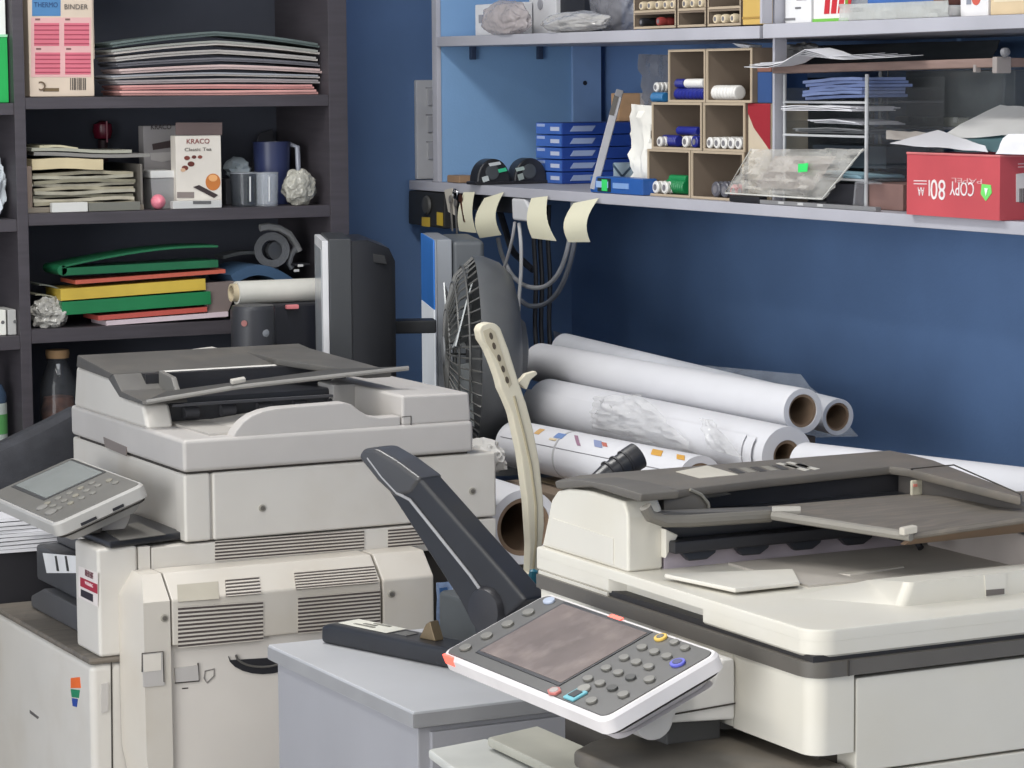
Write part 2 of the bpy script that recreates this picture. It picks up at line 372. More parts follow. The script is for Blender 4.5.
obj('panel_neck', B().prism([V((1.63, 4.9, .829)), V((1.69, 4.9, .829)), V((1.70, 4.9, .85)), V((1.70, 4.9, .872)), V((1.66, 4.9, .868)), V((1.62, 4.9, .85))], (0, .16, 0), .006), LID, lc)
obj('neck_foot', B().box((1.585, 4.88, .828), (1.64, 5.02, .872), .008), DGREY, lc)

# document feeder of the copier with the slatted door
bx = B().prism([V((1.766, 4.795, .942)), V((2.354, 4.795, .942)), V((2.354, 5.445, .942)), V((1.766, 5.445, .942))], (0, 0, .06), .008, 3)
adf = obj('feeder_lid', bx, LID, lc)
obj('lid_gasket', B().box((1.775, 4.806, .936), (2.345, 5.415, .944)), SEAM, lc)
# grey plate paints the shading of the pull notch in the lid's front edge
obj('pull_notch_shade', recess(B(), ats([(104, 437), (127, 447), (127, 456), (106, 447)], X=1.766), .002), C(120, 112, 108), adf)
# end housing, its outline in the plane of the front
hp = ats([(74, 417), (76, 366), (109, 378), (123, 398), (142, 405), (147, 433), (118, 433)], X=1.768)
hp = [V((1.768, p.y, max(p.z, 1.0))) for p in hp]
obj('feeder_end', B().prism(hp, (.055, 0, 0), .008, 3), CREAM, adf)
# dark top cover over the feeder, thick lip following the housing
cp = ats([(77, 355), (113, 374), (121, 391), (142, 401), (143, 405), (119, 397), (108, 379), (76, 367)], X=1.764)
obj('feeder_cover', B().prism(cp[:2]+cp[6:], (.48, 0, 0), .003), DGREY, adf)
obj('cover_cheek', B().prism([cp[1], cp[2], cp[3], cp[4], cp[5], cp[6]], (.09, 0, 0), .002), DGREY, adf)
yn = cp[1].y; zt = cp[1].z
obj('cover_wing', B().prism([V((2.10, 5.4, 1.104)), V((2.245, 5.4, 1.104)), V((2.245, 4.93, 1.092)), V((2.19, 4.93, 1.092)), V((2.10, yn, 1.102))], (0, 0, -.013), .003), DGREY, adf)
obj('cover_lip', B().prism([V((1.86, yn, zt+.001)), V((2.16, yn, zt+.001)), V((2.16, yn-.012, zt-.006)), V((1.86, yn-.012, zt-.006))], (0, .003, -.006)), C(206, 204, 198), adf)
obj('feeder_core', B().box((1.82, 5.14, 1.0), (2.24, 5.40, 1.088)), BLACK, adf)
obj('feed_throat', B().box((1.825, 5.04, 1.0), (2.23, 5.16, 1.052), .006), BLACK2, adf)
for k in range(5):
    x = 1.87+.075*k
    obj('exit_roller', B().cyl((x-.014, 5.032, 1.022), (x+.014, 5.032, 1.022), .011, n=14), C(60, 60, 64), adf)
obj('exit_bar', B().box((1.83, 5.022, 1.036), (2.225, 5.032, 1.041)), C(84, 84, 88), adf)
gd = [V((1.845, 5.14, 1.055)), V((1.845, 5.14, 1.094)), V((1.845, 5.07, 1.088)), V((1.845, 5.04, 1.055))]
obj('paper_guide', B().prism(gd, (.012, 0, 0), .003), C(112, 110, 106), adf)
tr = [at(146, 400, Y=4.975), at(236, 385, Y=4.94), at(408, 366, Y=4.9), at(330, 369, Y=5.0), at(165, 391, Y=5.03)]
obj('input_tray', B().prism(tr, (0, 0, -.008), .003), C(68, 67, 65), adf)
obj('tray_edge', B().tube([p+V((0, -.002, -.004)) for p in tr[:3]], .0045, 8), C(128, 126, 122), adf)
obj('tray_clip', B().obox(at(232, 385, Y=4.935), (.03, .004, .003), (0, .012, .003), (0, -.001, .008), .002), C(176, 172, 164), adf)
obj('cover_sticker', recess(B(), ats([(188, 350), (212, 347), (226, 350.5), (200, 353.5)], Z=1.101)), C(206, 204, 196), adf)
obj('cover_sticker', recess(B(), ats([(270, 346), (288, 344.5), (296, 346.5), (276, 348.5)], Z=1.1025)), C(176, 172, 160), adf)
# output tray floor and the scalloped wall along its aisle side
obj('output_floor', B().prism([V((1.83, 4.83, 1.002)), V((2.2, 4.83, 1.002)), V((2.2, 5.04, 1.002)), V((1.83, 5.04, 1.002))], (0, 0, .004)), C(176, 172, 166), adf)
obj('output_ramp', B().loft([[V((1.90+.02*k, 4.86, 1.004)), V((1.90+.02*k, 5.03, 1.004)), V((1.90+.02*k, 5.03, 1.006+.014*sin(k/9*pi*.5))), V((1.90+.02*k, 4.86, 1.006+.02*sin(k/9*pi*.5)))] for k in range(10)]), C(184, 180, 174), adf)
wp = ats([(228, 447), (231, 440), (236, 431), (243, 422), (252, 415.5), (263, 411), (277, 408), (345, 402.5), (352, 404.5), (360, 411), (368, 415.5), (380, 417.5), (401, 416), (401, 436)], Y=YF)
obj('tray_wall', B().prism(wp, (0, .035, 0), .004, 2), LID, adf)
bt = ats([(402, 436), (402, 395), (468, 391), (472, 436)], Y=YF)
obj('tray_block', B().prism([V((bt[0].x, YF, 1.0)), V((bt[1].x, YF, 1.058)), V((2.348, YF, 1.056)), V((2.352, YF, 1.0))], (0, .5, 0), .006, 3), LID, adf)
obj('block_seam', B().tube(ats([(402, 417), (411, 416), (411, 434)], Y=YF-.0005), .001, 5), SEAM, adf)
obj('inner_wall', B().box((2.16, 5.02, 1.0), (2.21, 5.1, 1.06), .004), C(164, 162, 160), adf)
# ------------------------------------------- copier with the big touch panel
XF, YN = 1.824, 2.8
rc = thing('multifunction_copier', 'white office copier with tilted touch panel and dusty feeder tray, before the paper rolls', 'copier', (2.14, 3.15, 0))
obj('body_core', B().box((1.86, 2.84, .2), (2.44, 3.5, .95)), SEAM, rc)
obj('base', B().box((1.62, 2.82, .02), (2.45, 3.51, .64), .012, 3), WHITE2, rc)
cb = obj('corner_cover', B().prism([V((XF, 2.98, .835)), V((XF, YN, .835)), V((1.884, YN, .835)), V((1.884, 2.98, .835))], (0, 0, .095), .024, 5, pick=lambda a, b: abs(a.x-XF) < .001 and abs(b.x-XF) < .001 and abs(a.y-YN) < .001 and abs(b.y-YN) < .001), WHITE, rc)
obj('scanner_front', B().box((XF, 2.982, .835), (1.9, 3.505, .93), .003), WHITE, rc)
sp = obj('side_plate', B().box((1.887, YN, .809), (2.45, 2.86, .926), .003), WHITE, rc)
obj('lower_band', B().box((1.887, YN, .70), (2.45, 2.86, .806), .003), WHITE, rc)
obj('pillar', B().box((1.645, YN+.02, .55), (1.887, 3.05, .80), .006), WHITE, rc)
# scanner rim
rim = [V((XF-.004, 3.51, .931)), V((XF-.004, YN-.004, .931)), V((2.452, YN-.004, .931)), V((2.452, 3.51, .931))]
pk = lambda X, Y: (lambda a, b: abs(a.x-X) < .002 and abs(b.x-X) < .002 and abs(a.y-Y) < .002 and abs(b.y-Y) < .002)
obj('scanner_rim', B().prism(rim, (0, 0, .019), .03, 5, pick=pk(XF-.004, YN-.004)), C(92, 88, 82, .5), rc)
obj('rim_seam', B().box((1.872, YN-.0055, .931), (1.874, YN-.003, .95)), SEAM, rc)
obj('lid_gasket', B().prism([p+V((.008 if p.x < 2 else -.008, .008 if p.y < 3 else -.008, .019)) for p in rim], (0, 0, .008)), C(44, 42, 42), rc)
# lid
def outline(x0, y0, x1, y1, r, z, notch=None):
    """plan outline, the near front corner rounded; optional pull notch (ya, yb, depth) on the front edge"""
    pts = [V((x1, y1, z)), V((x0, y1, z))]
    if notch: pts += [V((x0, notch[1], z)), V((x0+notch[2], notch[1]-.012, z)), V((x0+notch[2], notch[0]+.012, z)), V((x0, notch[0], z))]
    pts += [V((x0+r-r*cos(rad(a)), y0+r-r*sin(rad(a)), z)) for a in range(0, 91, 15)]
    return pts+[V((x1, y0, z))]
lid = obj('feeder_lid', B().loft([outline(XF, YN, 2.454, 3.515, .034, .9745), outline(XF, YN, 2.454, 3.515, .034, .986), outline(XF+.0012, YN+.0012, 2.4528, 3.5138, .033, .9882), outline(XF+.004, YN+.004, 2.45, 3.511, .03, .9892)]), WHITE, rc)
nk = (3.055, 3.305, .022)
obj('lid_skirt', B().loft([outline(XF+.003, YN+.003, 2.454, 3.515, .032, .955, nk), outline(XF, YN, 2.454, 3.515, .034, .958, nk), outline(XF, YN, 2.454, 3.515, .034, .9744, nk)]), WHITE, lid)
obj('far_skirt', B().box((XF+.001, 3.31, .9465), (1.85, 3.512, .9548)), WHITE, lid)
# raised wedge along the aisle side
zl = .989
YW = 2.881
a0 = at(900, 607, Z=zl); a1 = at(788, 597, Z=zl); t0 = at(908, 583, Y=YW); t1 = at(868, 580, Y=YW+.09)
xe = 2.452
ca = [V((a0.x+.012-.012*sin(rad(q)), YW+.012-.012*cos(rad(q)), zl)) for q in (0, 30, 60, 90)]
ct_ = [V((t0.x+.012-.012*sin(rad(q)), YW+.012-.012*cos(rad(q)), t0.z)) for q in (0, 30, 60, 90)]
vs = ca + ct_ + [a1, t1, V((xe, YW, zl)), V((xe, YW, t0.z+.001)), V((xe, t1.y, t1.z)), V((xe, a1.y, zl))]
wd = B().faces(vs, [(0, 10, 11, 4), (0, 4, 5, 1), (1, 5, 6, 2), (2, 6, 7, 3), (3, 7, 9, 8), (4, 11, 12, 9, 7, 6, 5), (8, 9, 12, 13), (10, 13, 12, 11), (0, 1, 2, 3, 8, 13, 10)])
obj('output_wedge', wd, WHITE, lid, sharp=50)
obj('wedge_latch', recess(B(), ats([(984, 575), (1006, 573), (1005, 596), (986, 598)], Y=YW), .0012), WHITE2, lid)
obj('latch_slot', recess(B(), ats([(986, 590), (1004, 588.5), (1004, 594), (986, 596)], Y=YW-.0013), .001), C(104, 98, 94), lid)
# feeder end housing with its rounded inner corner
XH = 1.83
hp = ats([(541, 551), (547.5, 518), (551, 500), (557, 491), (568, 488.5), (589, 491), (623, 501.5), (640, 505)], X=XH)
yn_ = 3.262
hp = [V((XH, p.y, max(p.z, zl))) for p in hp]; hp[0].y = 3.512
hp[-1] = V((XH, yn_+.004, 1.074)); ring0 = hp + [V((XH, yn_, 1.066)), V((XH, yn_, zl))]
obj('feeder_end', B().prism(ring0, (.055, 0, 0), .010, 4), WHITE, lid)
obj('end_panel', recess(B(), [V((XH, 3.492, .995)), V((XH, 3.478, 1.034)), V((XH, 3.30, 1.03)), V((XH, 3.30, .995))], .0012), WHITE2, lid)
obj('end_flare', B().prism([V((XH+.052, 3.275, 1.046)), V((XH+.072, 3.275, 1.036)), V((XH+.052, 3.275, 1.005))], (0, -.025, 0), .002), WHITE, lid)
# dark cover
zc = 1.089
c1 = ats([(556, 480), (577, 475), (890, 450), (906, 453), (935, 460), (1022, 493), (1021, 497), (908, 468.5), (890, 466), (765, 479), (640, 494), (625, 490)], Z=zc)
obj('feeder_cover', B().prism(c1, (0, 0, -.013), .004), M('dusty_cover', (104, 99, 92), .55, .05, 10, bump=.05, bscale=600, dirt=((128, 118, 104), .4, 14)), lid)
cvk = B().prism(ats([(554, 481), (580, 480), (612, 485), (641, 494), (640, 502), (622, 497), (590, 487), (556, 489)], X=XH-.004), (.06, 0, 0), .003)
obj('cover_brow', cvk, C(96, 92, 86), lid)
lipz = ats([(640, 497), (765, 482), (890, 468)], Z=zc-.012)
obj('cover_lip', B().prism([lipz[0], lipz[2], lipz[2]+V((0, -.004, -.01)), lipz[0]+V((0, -.004, -.01))], (0, .004, -.003)), C(150, 146, 138), lid)
obj('cover_seam', B().tube(ats([(911, 469), (954, 465), (1020, 494)], Z=zc+.0005), .0012, 5), SEAM, lid)
lab = obj('cover_sticker', recess(B(), ats([(676, 472), (707, 466), (738, 475), (700, 478.5)], Z=zc)), C(206, 200, 186), lid)
for k in range(7):
    x = 728+k*11
    obj('cover_print', recess(B(), ats([(x, 469-k*.8), (x+7, 468.5-k*.8), (x+17, 473-k*.9), (x+10, 473.6-k*.9)], Z=zc), .0006), C(140, 136, 126) if k % 2 else C(66, 64, 62), lid)
for k in range(2):
    x = 776+k*10
    obj('cover_print', recess(B(), ats([(x, 463.5-k), (x+4, 463-k), (x+34, 470-k), (x+29, 471-k)], Z=zc), .0006), C(196, 192, 182), lid)
obj('feeder_core', B().box((1.89, 3.36, zl), (2.41, 3.5, 1.076)), BLACK, lid)
obj('feed_throat', B().box((1.887, 3.262, 1.022), (2.36, 3.37, 1.05), .006), BLACK2, lid)
obj('guide_cheek', B().prism(ats([(664, 487), (690, 490), (701, 495), (708, 504), (709, 513), (664, 513)], Y=3.31), (0, .035, 0), .003), C(110, 106, 100), lid)
obj('cheek_edge', B().tube(ats([(690, 489.5), (701, 494.5), (708, 503), (709.5, 512)], Y=3.308), .0025, 6), C(146, 142, 132), lid)
# lower lip bar, curling round the housing
lb = ats([(645, 507), (650, 516), (664, 521), (690, 521), (730, 518.5), (770, 516)], Y=3.21)
obj('lip_bar', B().tube(lb, .0085, 10), C(108, 104, 96), lid)
obj('lip_plate', B().prism([at(655, 513, Y=3.22), at(780, 510, Y=3.22), at(775, 506, Y=3.3), at(660, 510, Y=3.3)], (0, 0, -.006), .002), DGREY, lid)
# tray: rises to the aisle
tq = [at(772, 513, Y=3.2), at(910, 534, Y=3.0), at(1060, 512, Y=2.95), at(1060, 490, Y=3.2), at(905, 494, Y=3.33), at(765, 506, Y=3.3)]
it = obj('input_tray', B().prism(tq, (0, 0, -.009), .004), TRAYG, lid)
obj('tray_edge', B().tube([p+V((0, -.003, -.003)) for p in tq[:2]], .0065, 8), C(126, 122, 114), it)
obj('tray_edge', B().tube([tq[0]+V((0, 0, .003)), at(800, 510.5, Y=3.18), at(790, 512, Y=3.19)], .006, 8), C(160, 156, 148), it)
obj('tray_clip', B().obox(at(904, 536, Y=2.995), (.022, 0, .002), (0, .012, 0), (0, 0, .01), .002), C(184, 178, 166), it)
u1, u2 = tq[1], tq[2]
obj('tray_skirt', B().prism([u1+V((.012, .004, -.006)), u2+V((0, .004, -.006)), u2+V((0, .03, -.028)), u1+V((.012, .03, -.02))], (0, .01, 0)), C(112, 92, 74), it)
obj('guide_tab', B().obox(at(912, 496, Y=3.3), (.026, 0, 0), (0, .006, 0), (0, 0, .022), .002), C(202, 196, 176), lid)
for k in range(2):
    obj('tab_mark', B().obox(at(914+k*13, 487, Y=3.295), (.006, 0, 0), (0, .002, 0), (0, 0, .004)), C(206, 130, 116), lid)
# exit mouth: dark rollers over a lilac wall, flaps on the floor
obj('exit_wall', B().box((1.887, 3.262, zl), (2.40, 3.28, 1.03)), C(174, 164, 172), lid)
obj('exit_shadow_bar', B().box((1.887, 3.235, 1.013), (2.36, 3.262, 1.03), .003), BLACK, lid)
for k in range(5):
    x = 1.90+.085*k
    obj('exit_roller', B().prism([V((x, 3.25, 1.028)), V((x+.065, 3.25, 1.028)), V((x+.058, 3.245, 1.008)), V((x+.044, 3.245, 1.0)), V((x+.016, 3.245, 1.0)), V((x+.006, 3.245, 1.01))], (0, .012, 0), .002), BLACK2, lid)
obj('exit_lever', B().tube([(2.21, 3.2, 1.018), (2.235, 3.17, 1.012), (2.235, 3.16, 1.004)], .005, 8), BLACK, lid)
obj('output_floor', B().prism([V((1.98, 3.05, zl)), V((2.4, 3.05, zl)), V((2.4, 3.25, zl)), V((1.98, 3.25, zl))], (0, 0, .003)), C(178, 172, 164), lid)
f1 = [at(728, 589, Z=zl+.003), at(800, 576, Z=zl+.003), at(840, 590, Z=zl+.003), at(803, 596, Z=zl+.003)]
fl = ats([(664, 578), (793, 573), (800, 586), (735, 593)], Z=zl+.004)
obj('output_flap', B().prism(fl, (0, 0, .006), .002), C(206, 202, 192), lid)
fl = [at(793, 571, Y=3.2), at(870, 562, Y=3.2), at(905, 566, Y=3.1), at(850, 574, Y=3.08)]
obj('output_flap', B().prism(fl, (0, 0, -.006), .002), C(196, 190, 180), lid)
obj('feeder_arm', B().prism([V((2.30, 3.24, zl)), V((2.30, 3.24, 1.05)), V((2.30, 2.96, 1.035)), V((2.30, 2.93, 1.015)), V((2.30, 2.93, zl))], (.12, 0, 0), .005), C(166, 158, 154), lid)
# dark shelf below the scanner with its rounded front, and the exit trays
dk = ats([(573, 750), (590, 741), (617, 733.5), (715, 728), (738, 732)], Z=.82)
obj('exit_shelf', B().prism([dk[0], dk[1], dk[2], dk[3], V((1.86, 3.03, .82)), V((1.875, YN-.002, .82)), V((1.63, YN-.002, .82))], (0, 0, -.022), .006, 3), M('dusty_dark_shelf', (86, 82, 76), .5, .06, 7, dirt=((128, 118, 104), .55, 9)), rc)
# exit trays
q1 = ats([(428, 749), (486, 738), (549, 775), (470, 800)], Z=.712); q2 = ats([(487, 737), (545, 721), (640, 722), (640, 790), (565, 790)], Z=.73)
obj('exit_tray', B().prism([q1[0], q1[1], q1[1]+V((.03, -.2, 0)), q1[0]+V((-.04, -.28, 0))], (0, 0, -.014), .004), C(186, 187, 182), rc)
obj('exit_tray', B().prism([q2[0], V((1.822, q2[0].y+.03, .73)), V((1.822, 3.12, .73)), V((q2[0].x-.005, 3.12, .73))], (0, 0, -.014), .004), C(162, 161, 150), rc)
# touch panel
rp_, P, L, W, rr = panel(rc, 1.585, .889, 1.75, .957, 2.886, 3.339, .042, C(76, 75, 73, .4), C(214, 210, 210), WHITE)
obj('lower_shell', B().loft([rr(.03, .06, L-.03, W-.045, .014, -.052), rr(.02, .04, L-.012, W-.02, .014, -.0425)]), C(206, 202, 204), rp_)
obj('screen_bezel', B().prism([P(L*.14, W*.14, .0012), P(L*.95, W*.14, .0012), P(L*.95, W*.66, .0012), P(L*.14, W*.66, .0012)], P(0, 0, .001)-P(0, 0)), C(44, 44, 46, .3), rp_)
obj('screen', B().prism([P(L*.17, W*.15, .0022), P(L*.92, W*.15, .0022), P(L*.92, W*.65, .0022), P(L*.17, W*.65, .0022)], P(0, 0, .0006)-P(0, 0)), M('smudged_screen', (118, 106, 100), .22, .07, 14, dirt=((152, 138, 130), .7, 22)), rp_)
def btn(a, b, ra, rb, mat, name='button', h=.0035, n=16):
    return obj(name, B().prism([P(a+ra*cos(t), b+rb*sin(t), .001) for t in [2*pi*i/n for i in range(n)]], P(0, 0, h)-P(0, 0), .001), mat, rp_)
G1 = C(112, 110, 104, .4)
for k in range(5): btn(L*(.12+.19*k)+.004, W*.075, .008, .011, C(178, 188, 206, .3) if k == 4 else G1)
for r_ in range(4):
    for c_ in range(3): btn(L*(.30+.155*r_), W*(.72+.068*c_), .0062, .0095, C(70, 70, 68) if (r_, c_) in ((0, 2), (1, 2)) else G1)
btn(L*.92, W*.725, .0085, .010, C(214, 178, 84), 'reset_button'); btn(L*.92, W*.725, .005, .006, C(96, 94, 90), h=.0045)
btn(L*.92, W*.80, .006, .008, G1); btn(L*.90, W*.87, .006, .008, G1)
btn(L*.74, W*.93, .0095, .012, C(92, 96, 190), 'clear_button'); btn(L*.74, W*.93, .006, .008, C(70, 72, 110), h=.0045)
btn(L*.5, W*.93, .007, .0095, G1); btn(L*.28, W*.93, .007, .0095, G1); btn(L*.12, W*.86, .007, .0095, G1); btn(L*.2, W*.765, .008, .011, C(140, 138, 132))
btn(L*.05+.004, W*.68, .0085, .013, C(186, 110, 104), 'stop_button', n=6); btn(L*.05+.004, W*.68, .0055, .008, C(168, 160, 156), h=.0045)
obj('start_button', B().prism([P(L*.05, W*.745, .001), P(L*.18, W*.745, .001), P(L*.18, W*.80, .001), P(L*.05, W*.80, .001)], P(0, 0, .003)-P(0, 0), .001), C(110, 178, 190), rp_)
obj('start_mark', B().prism([P(L*.08, W*.755, .004), P(L*.155, W*.755, .004), P(L*.155, W*.79, .004), P(L*.08, W*.79, .004)], P(0, 0, .001)-P(0, 0)), C(44, 48, 52), rp_)
RL = M('red_indicator_light', (255, 96, 80), .4, .02, 5, emit=1.2)
obj('indicator_light', B().prism([P(L*.95, W*.40, .001), P(L*.99, W*.40, .001), P(L*.99, W*.47, .001), P(L*.95, W*.47, .001)], P(0, 0, .001)-P(0, 0)), RL, rp_)
obj('indicator_light', B().obox(P(-.001, .012, -.012), P(.004, 0)-P(0, 0), P(0, .028)-P(0, 0), P(0, 0, .014)-P(0, 0), .001), RL, rp_)
# bracket that carries the panel
YK = 2.975
obj('panel_bracket', B().prism([V((1.725, YK, .852)), V((XF, YK, .846)), V((XF, YK, .925)), V((1.806, YK, .925)), V((1.79, YK, .893)), V((1.725, YK, .878))], (0, .16, 0), .005), C(208, 206, 202), rc)
obj('bracket_seam', B().tube([(1.735, YK-.002, .864), (XF-.002, YK-.002, .868)], .0012, 5), SEAM, rc)
obj('hinge_cover', B().prism([V((1.7+.027*cos(t)+(.008 if sin(t) > 0 else 0), YK-.012, .862+(.03 if sin(t) > 0 else .026)*sin(t))) for t in [2*pi*i/20 for i in range(20)]], (0, .17, 0), .003), C(204, 202, 200), rc)
obj('bracket_foot', B().box((1.735, YK+.02, .8185), (1.815, 3.06, .852), .004), C(72, 72, 72), rc)
obj('wing_wall', B().prism([V((2.335, 3.36, 1.0)), V((2.335, 3.36, 1.075)), V((2.335, 3.08, 1.072)), V((2.335, 3.0, 1.05)), V((2.335, 3.0, 1.0))], (.012, 0, 0), .002), C(84, 80, 77), lid)

# ------------------------------------------------------------ grey cabinet
cabm = M('grey_metal_paint', (154, 154, 159), .5, .02, 5, bump=.04, bscale=600)
cab = thing('side_cabinet', 'low grey office cabinet between the two copiers, stapler on its top', 'cabinet', (2.0, 4.09, 0))
obj('carcass', B().box((1.77, 3.808, .03), (2.27, 4.37, .672), .004), cabm, cab)
obj('cabinet_top', B().box((1.758, 3.797, .673), (2.28, 4.38, .70), .003), M('grey_laminate_top', (178, 179, 182), .45, .02, 6), cab)
obj('edge_band', B().box((1.7575, 3.7965, .675), (2.2805, 4.3805, .6955)), C(146, 146, 148), cab)
obj('door', B().box((1.79, 3.80, .05), (2.25, 3.81, .664), .002), cabm, cab)
obj('plinth', B().box((1.79, 3.83, 0), (2.25, 4.35, .03)), C(70, 70, 72), cab)
# --------------------------------------------------------------- stapler
pa, pb = at(340, 641, Z=.70), at(512, 676, Z=.70)
ax = (pb-pa); ax.z = 0; ax.normalize(); sd = V((-ax.y, ax.x, 0))
if sd.dot(fw) < 0: sd = -sd
st = thing('long_arm_stapler', 'black heavy duty stapler on the grey cabinet, its arm swung open', 'stapler', (pa.x, pa.y, .70))
Ls = (pb-pa).length + .03
hw = .034
def S(a, s, z): return pa + ax*a + sd*s + V((0, 0, z))
obj('stapler_base', B().prism([S(-.012, -hw, .0), S(-.012, -hw, .03), S(.01, -hw, .036), S(Ls*.5, -hw, .034), S(Ls, -hw, .034), S(Ls, -hw, 0)], sd*hw*2, .008, 3), BLACK2, st)
obj('base_label', B().prism([S(.02, -hw*.6, .0365), S(.14, -hw*.6, .0355), S(.14, hw*.75, .0355), S(.02, hw*.75, .0365)], (0, 0, .0008)), C(214, 212, 200), st)
for k, w_ in enumerate((.05, .03, .04)):
    obj('label_print', B().prism([S(.045+.012*k, -hw*.3+k*.012, .037), S(.045+.012*k+w_, -hw*.3+k*.012, .037), S(.045+.012*k+w_, -hw*.1+k*.012, .037), S(.045+.012*k, -hw*.1+k*.012, .037)], (0, 0, .0006)), C(120, 118, 110), st)
obj('anvil_plate', B().prism([S(.15, -hw*.4, .0345), S(.18, -hw*.4, .0345), S(.18, hw*.4, .0345), S(.15, hw*.4, .0345)], (0, 0, .0012)), C(128, 128, 126, .3, metal=.7), st)
ac = pa+ax*Ls; nP = sd
def T(x, y, s=0): return atp(x, y, ac+sd*s, nP)
arm_near = [T(x, y, -.022) for x, y in ((358, 456), (363, 449), (373, 448.5), (394, 461), (419, 478), (505, 575), (526, 600), (500, 622), (472, 627), (458, 600), (400, 510), (384, 486))]
obj('stapler_arm', B().prism(arm_near, sd*.05, .007, 3), BLACK2, st)
obj('arm_tip', B().prism([T(x, y, -.026) for x, y in ((357, 457), (362, 448.5), (374, 448), (396, 461), (420, 479), (410, 494), (394, 498), (376, 481))], sd*.056, .008, 3), C(70, 70, 72, .3), st)
obj('arm_ridge', B().tube([T(x, y, -.024) for x, y in ((368, 458), (382, 477), (397, 493), (410, 500), (470, 575), (498, 615))], .0028, 8), C(150, 150, 152, .25), st)
hg = T(497, 608)
obj('hinge_cover', B().lathe([(.01, -.035), (.034, -.032), (.04, -.02), (.04, .02), (.034, .032), (.01, .035)], hg, sd, 28), C(44, 44, 48, .4), st)
obj('hinge_post', B().prism([S(Ls-.07, -.03, .0), S(Ls, -.03, 0), hg+ax*.03-sd*.03, hg-ax*.03-sd*.03], sd*.06, .004), BLACK2, st)
obj('staple_guide', B().prism([S(.205, -.008, .034), S(.245, -.008, .034), S(.232, -.008, .066), S(.222, -.008, .06)], sd*.02, .002), C(128, 112, 88, .4, metal=.5), st)
# ------------------------------------------------------------- wall shelf
XS, ZL, ZU = 3.0, 1.398, 1.752
ws = thing('shelf_unit', 'grey white wall shelf with blue end panel on the navy wall above the paper rolls', 'shelf', (3.24, 5.0, 1.374))
obj('lower_board', B().box((XS, 2.6, 1.374), (XW-.002, 6.47, ZL-.0006), .002), SHELFW, ws)
obj('upper_board', B().prism([V((XS, 6.3, 1.730)), V((XS, 4.807, 1.726)), V((XS, 4.807, 1.7515)), V((XS, 6.3, ZU+.0022))], (XW-XS-.002, 0, 0), .002), SHELFW, ws)
obj('upper_board', B().prism([V((XS, 4.795, 1.726)), V((XS, 2.6, 1.737)), V((XS, 2.6, 1.7545)), V((XS, 4.795, 1.7545))], (XW-XS-.002, 0, 0), .002), SHELFW, ws)
ep = obj('end_panel', B().box((XS+.012, 6.302, ZL), (3.3755, 6.325, 2.3)), STEEL, ws)
obj('edge_strip', B().box((XS, 6.30, ZL), (XS+.0118, 6.327, 2.3), .001), C(176, 176, 184), ws)
obj('divider_post', B().box((3.03, 4.797, ZL), (3.058, 4.805, 2.3)), SHELFW, ws)
obj('post_front', B().box((XS, 4.797, 1.7557), (3.024, 4.805, 2.3)), SHELFW, ws)
obj('end_stile', B().box((3.376, 6.293, ZL), (3.458, 6.325, 2.3), .002), C(134, 164, 204), ws)
obj('screw_hole', B().cyl(at(585, 83, Y=6.293), at(585, 83, Y=6.293)+V((0, -.001, 0)), .006, n=12), BLACK, ws)
for x in (472, 539):
    p = at(x, 47, Y=6.3); obj('shelf_bracket', B().box((p.x-.008, 6.287, 1.698), (p.x+.006, 6.301, 1.731), .002), C(52, 66, 92), ws)

def crumple(pts, nu, nv, amp, seed, t=.0012, bulge=0):
    """grid over a 3-D quad tl,tr,br,bl pushed along its normal by noise"""
    from mathutils import noise
    tl, tr, br, bl = [V(p) for p in pts]; nn = (tr-tl).cross(bl-tl).normalized()
    if nn.dot(CAMP-tl) < 0: nn = -nn
    g = []
    for i in range(nv+1):
        row = []
        for j in range(nu+1):
            u, v = j/nu, i/nv; p = tl.lerp(tr, u).lerp(bl.lerp(br, u), v)
            k = abs(noise.noise(V((u*5+seed*3.1, v*5, seed))))*2-.4+.6*noise.noise(V((u*11, v*11, seed*2)))
            row.append(p+nn*(amp*k+bulge*sin(pi*u)*sin(pi*v)))
        g.append(row)
    return B().sheet(g, t)

# ---- tape dispensers at the far end of the lower board
def dispenser(cx, cy, label, sticker):
    d = thing('tape_dispenser', label, 'dispenser', (cx, cy, ZL), 'small black tape dispensers')
    pr = [V((cx-.045*cos(t)*1.0, cy-.02, ZL+.062*max(0, sin(t))**.8)) for t in [pi*i/14 for i in range(15)]]
    obj('body', B().prism(pr, (0, .045, 0), .008, 3), BLACK2, d)
    obj('base_foot', B().box((cx-.052, cy-.024, ZL), (cx+.05, cy+.028, ZL+.008), .003), BLACK, d)
    obj('hub', B().lathe([(.018, 0), (.018, .003), (.012, .004)], (cx-.005, cy-.02, ZL+.03), (0, -1, 0), 18), C(70, 74, 78), d)
    for k, (c, dx, dz, w_, h_) in enumerate(sticker):
        obj('sticker', B().obox((cx+dx, cy-.0235, ZL+dz), (w_, 0, .004), (0, .002, 0), (-.004, 0, h_)), C(*c), d)
dispenser(3.035, 6.08, 'black tape dispenser with a green sticker, at the far end of the lower board', [((200, 204, 206), -.012, .044, .03, .007), ((60, 190, 140), .012, .028, .022, .008), ((190, 196, 196), -.03, .006, .016, .012)])
dispenser(3.135, 6.08, 'plain black tape dispenser standing against the stack of blue boxes', [((170, 186, 180), -.04, .03, .022, .008), ((150, 160, 156), -.034, .008, .014, .014)])
single('wood_block', 'small brown block behind the tape dispensers at the shelf end', 'block', B().box((2.99+.02, 6.2, ZL), (3.055, 6.27, ZL+.018), .003), C(150, 122, 96))

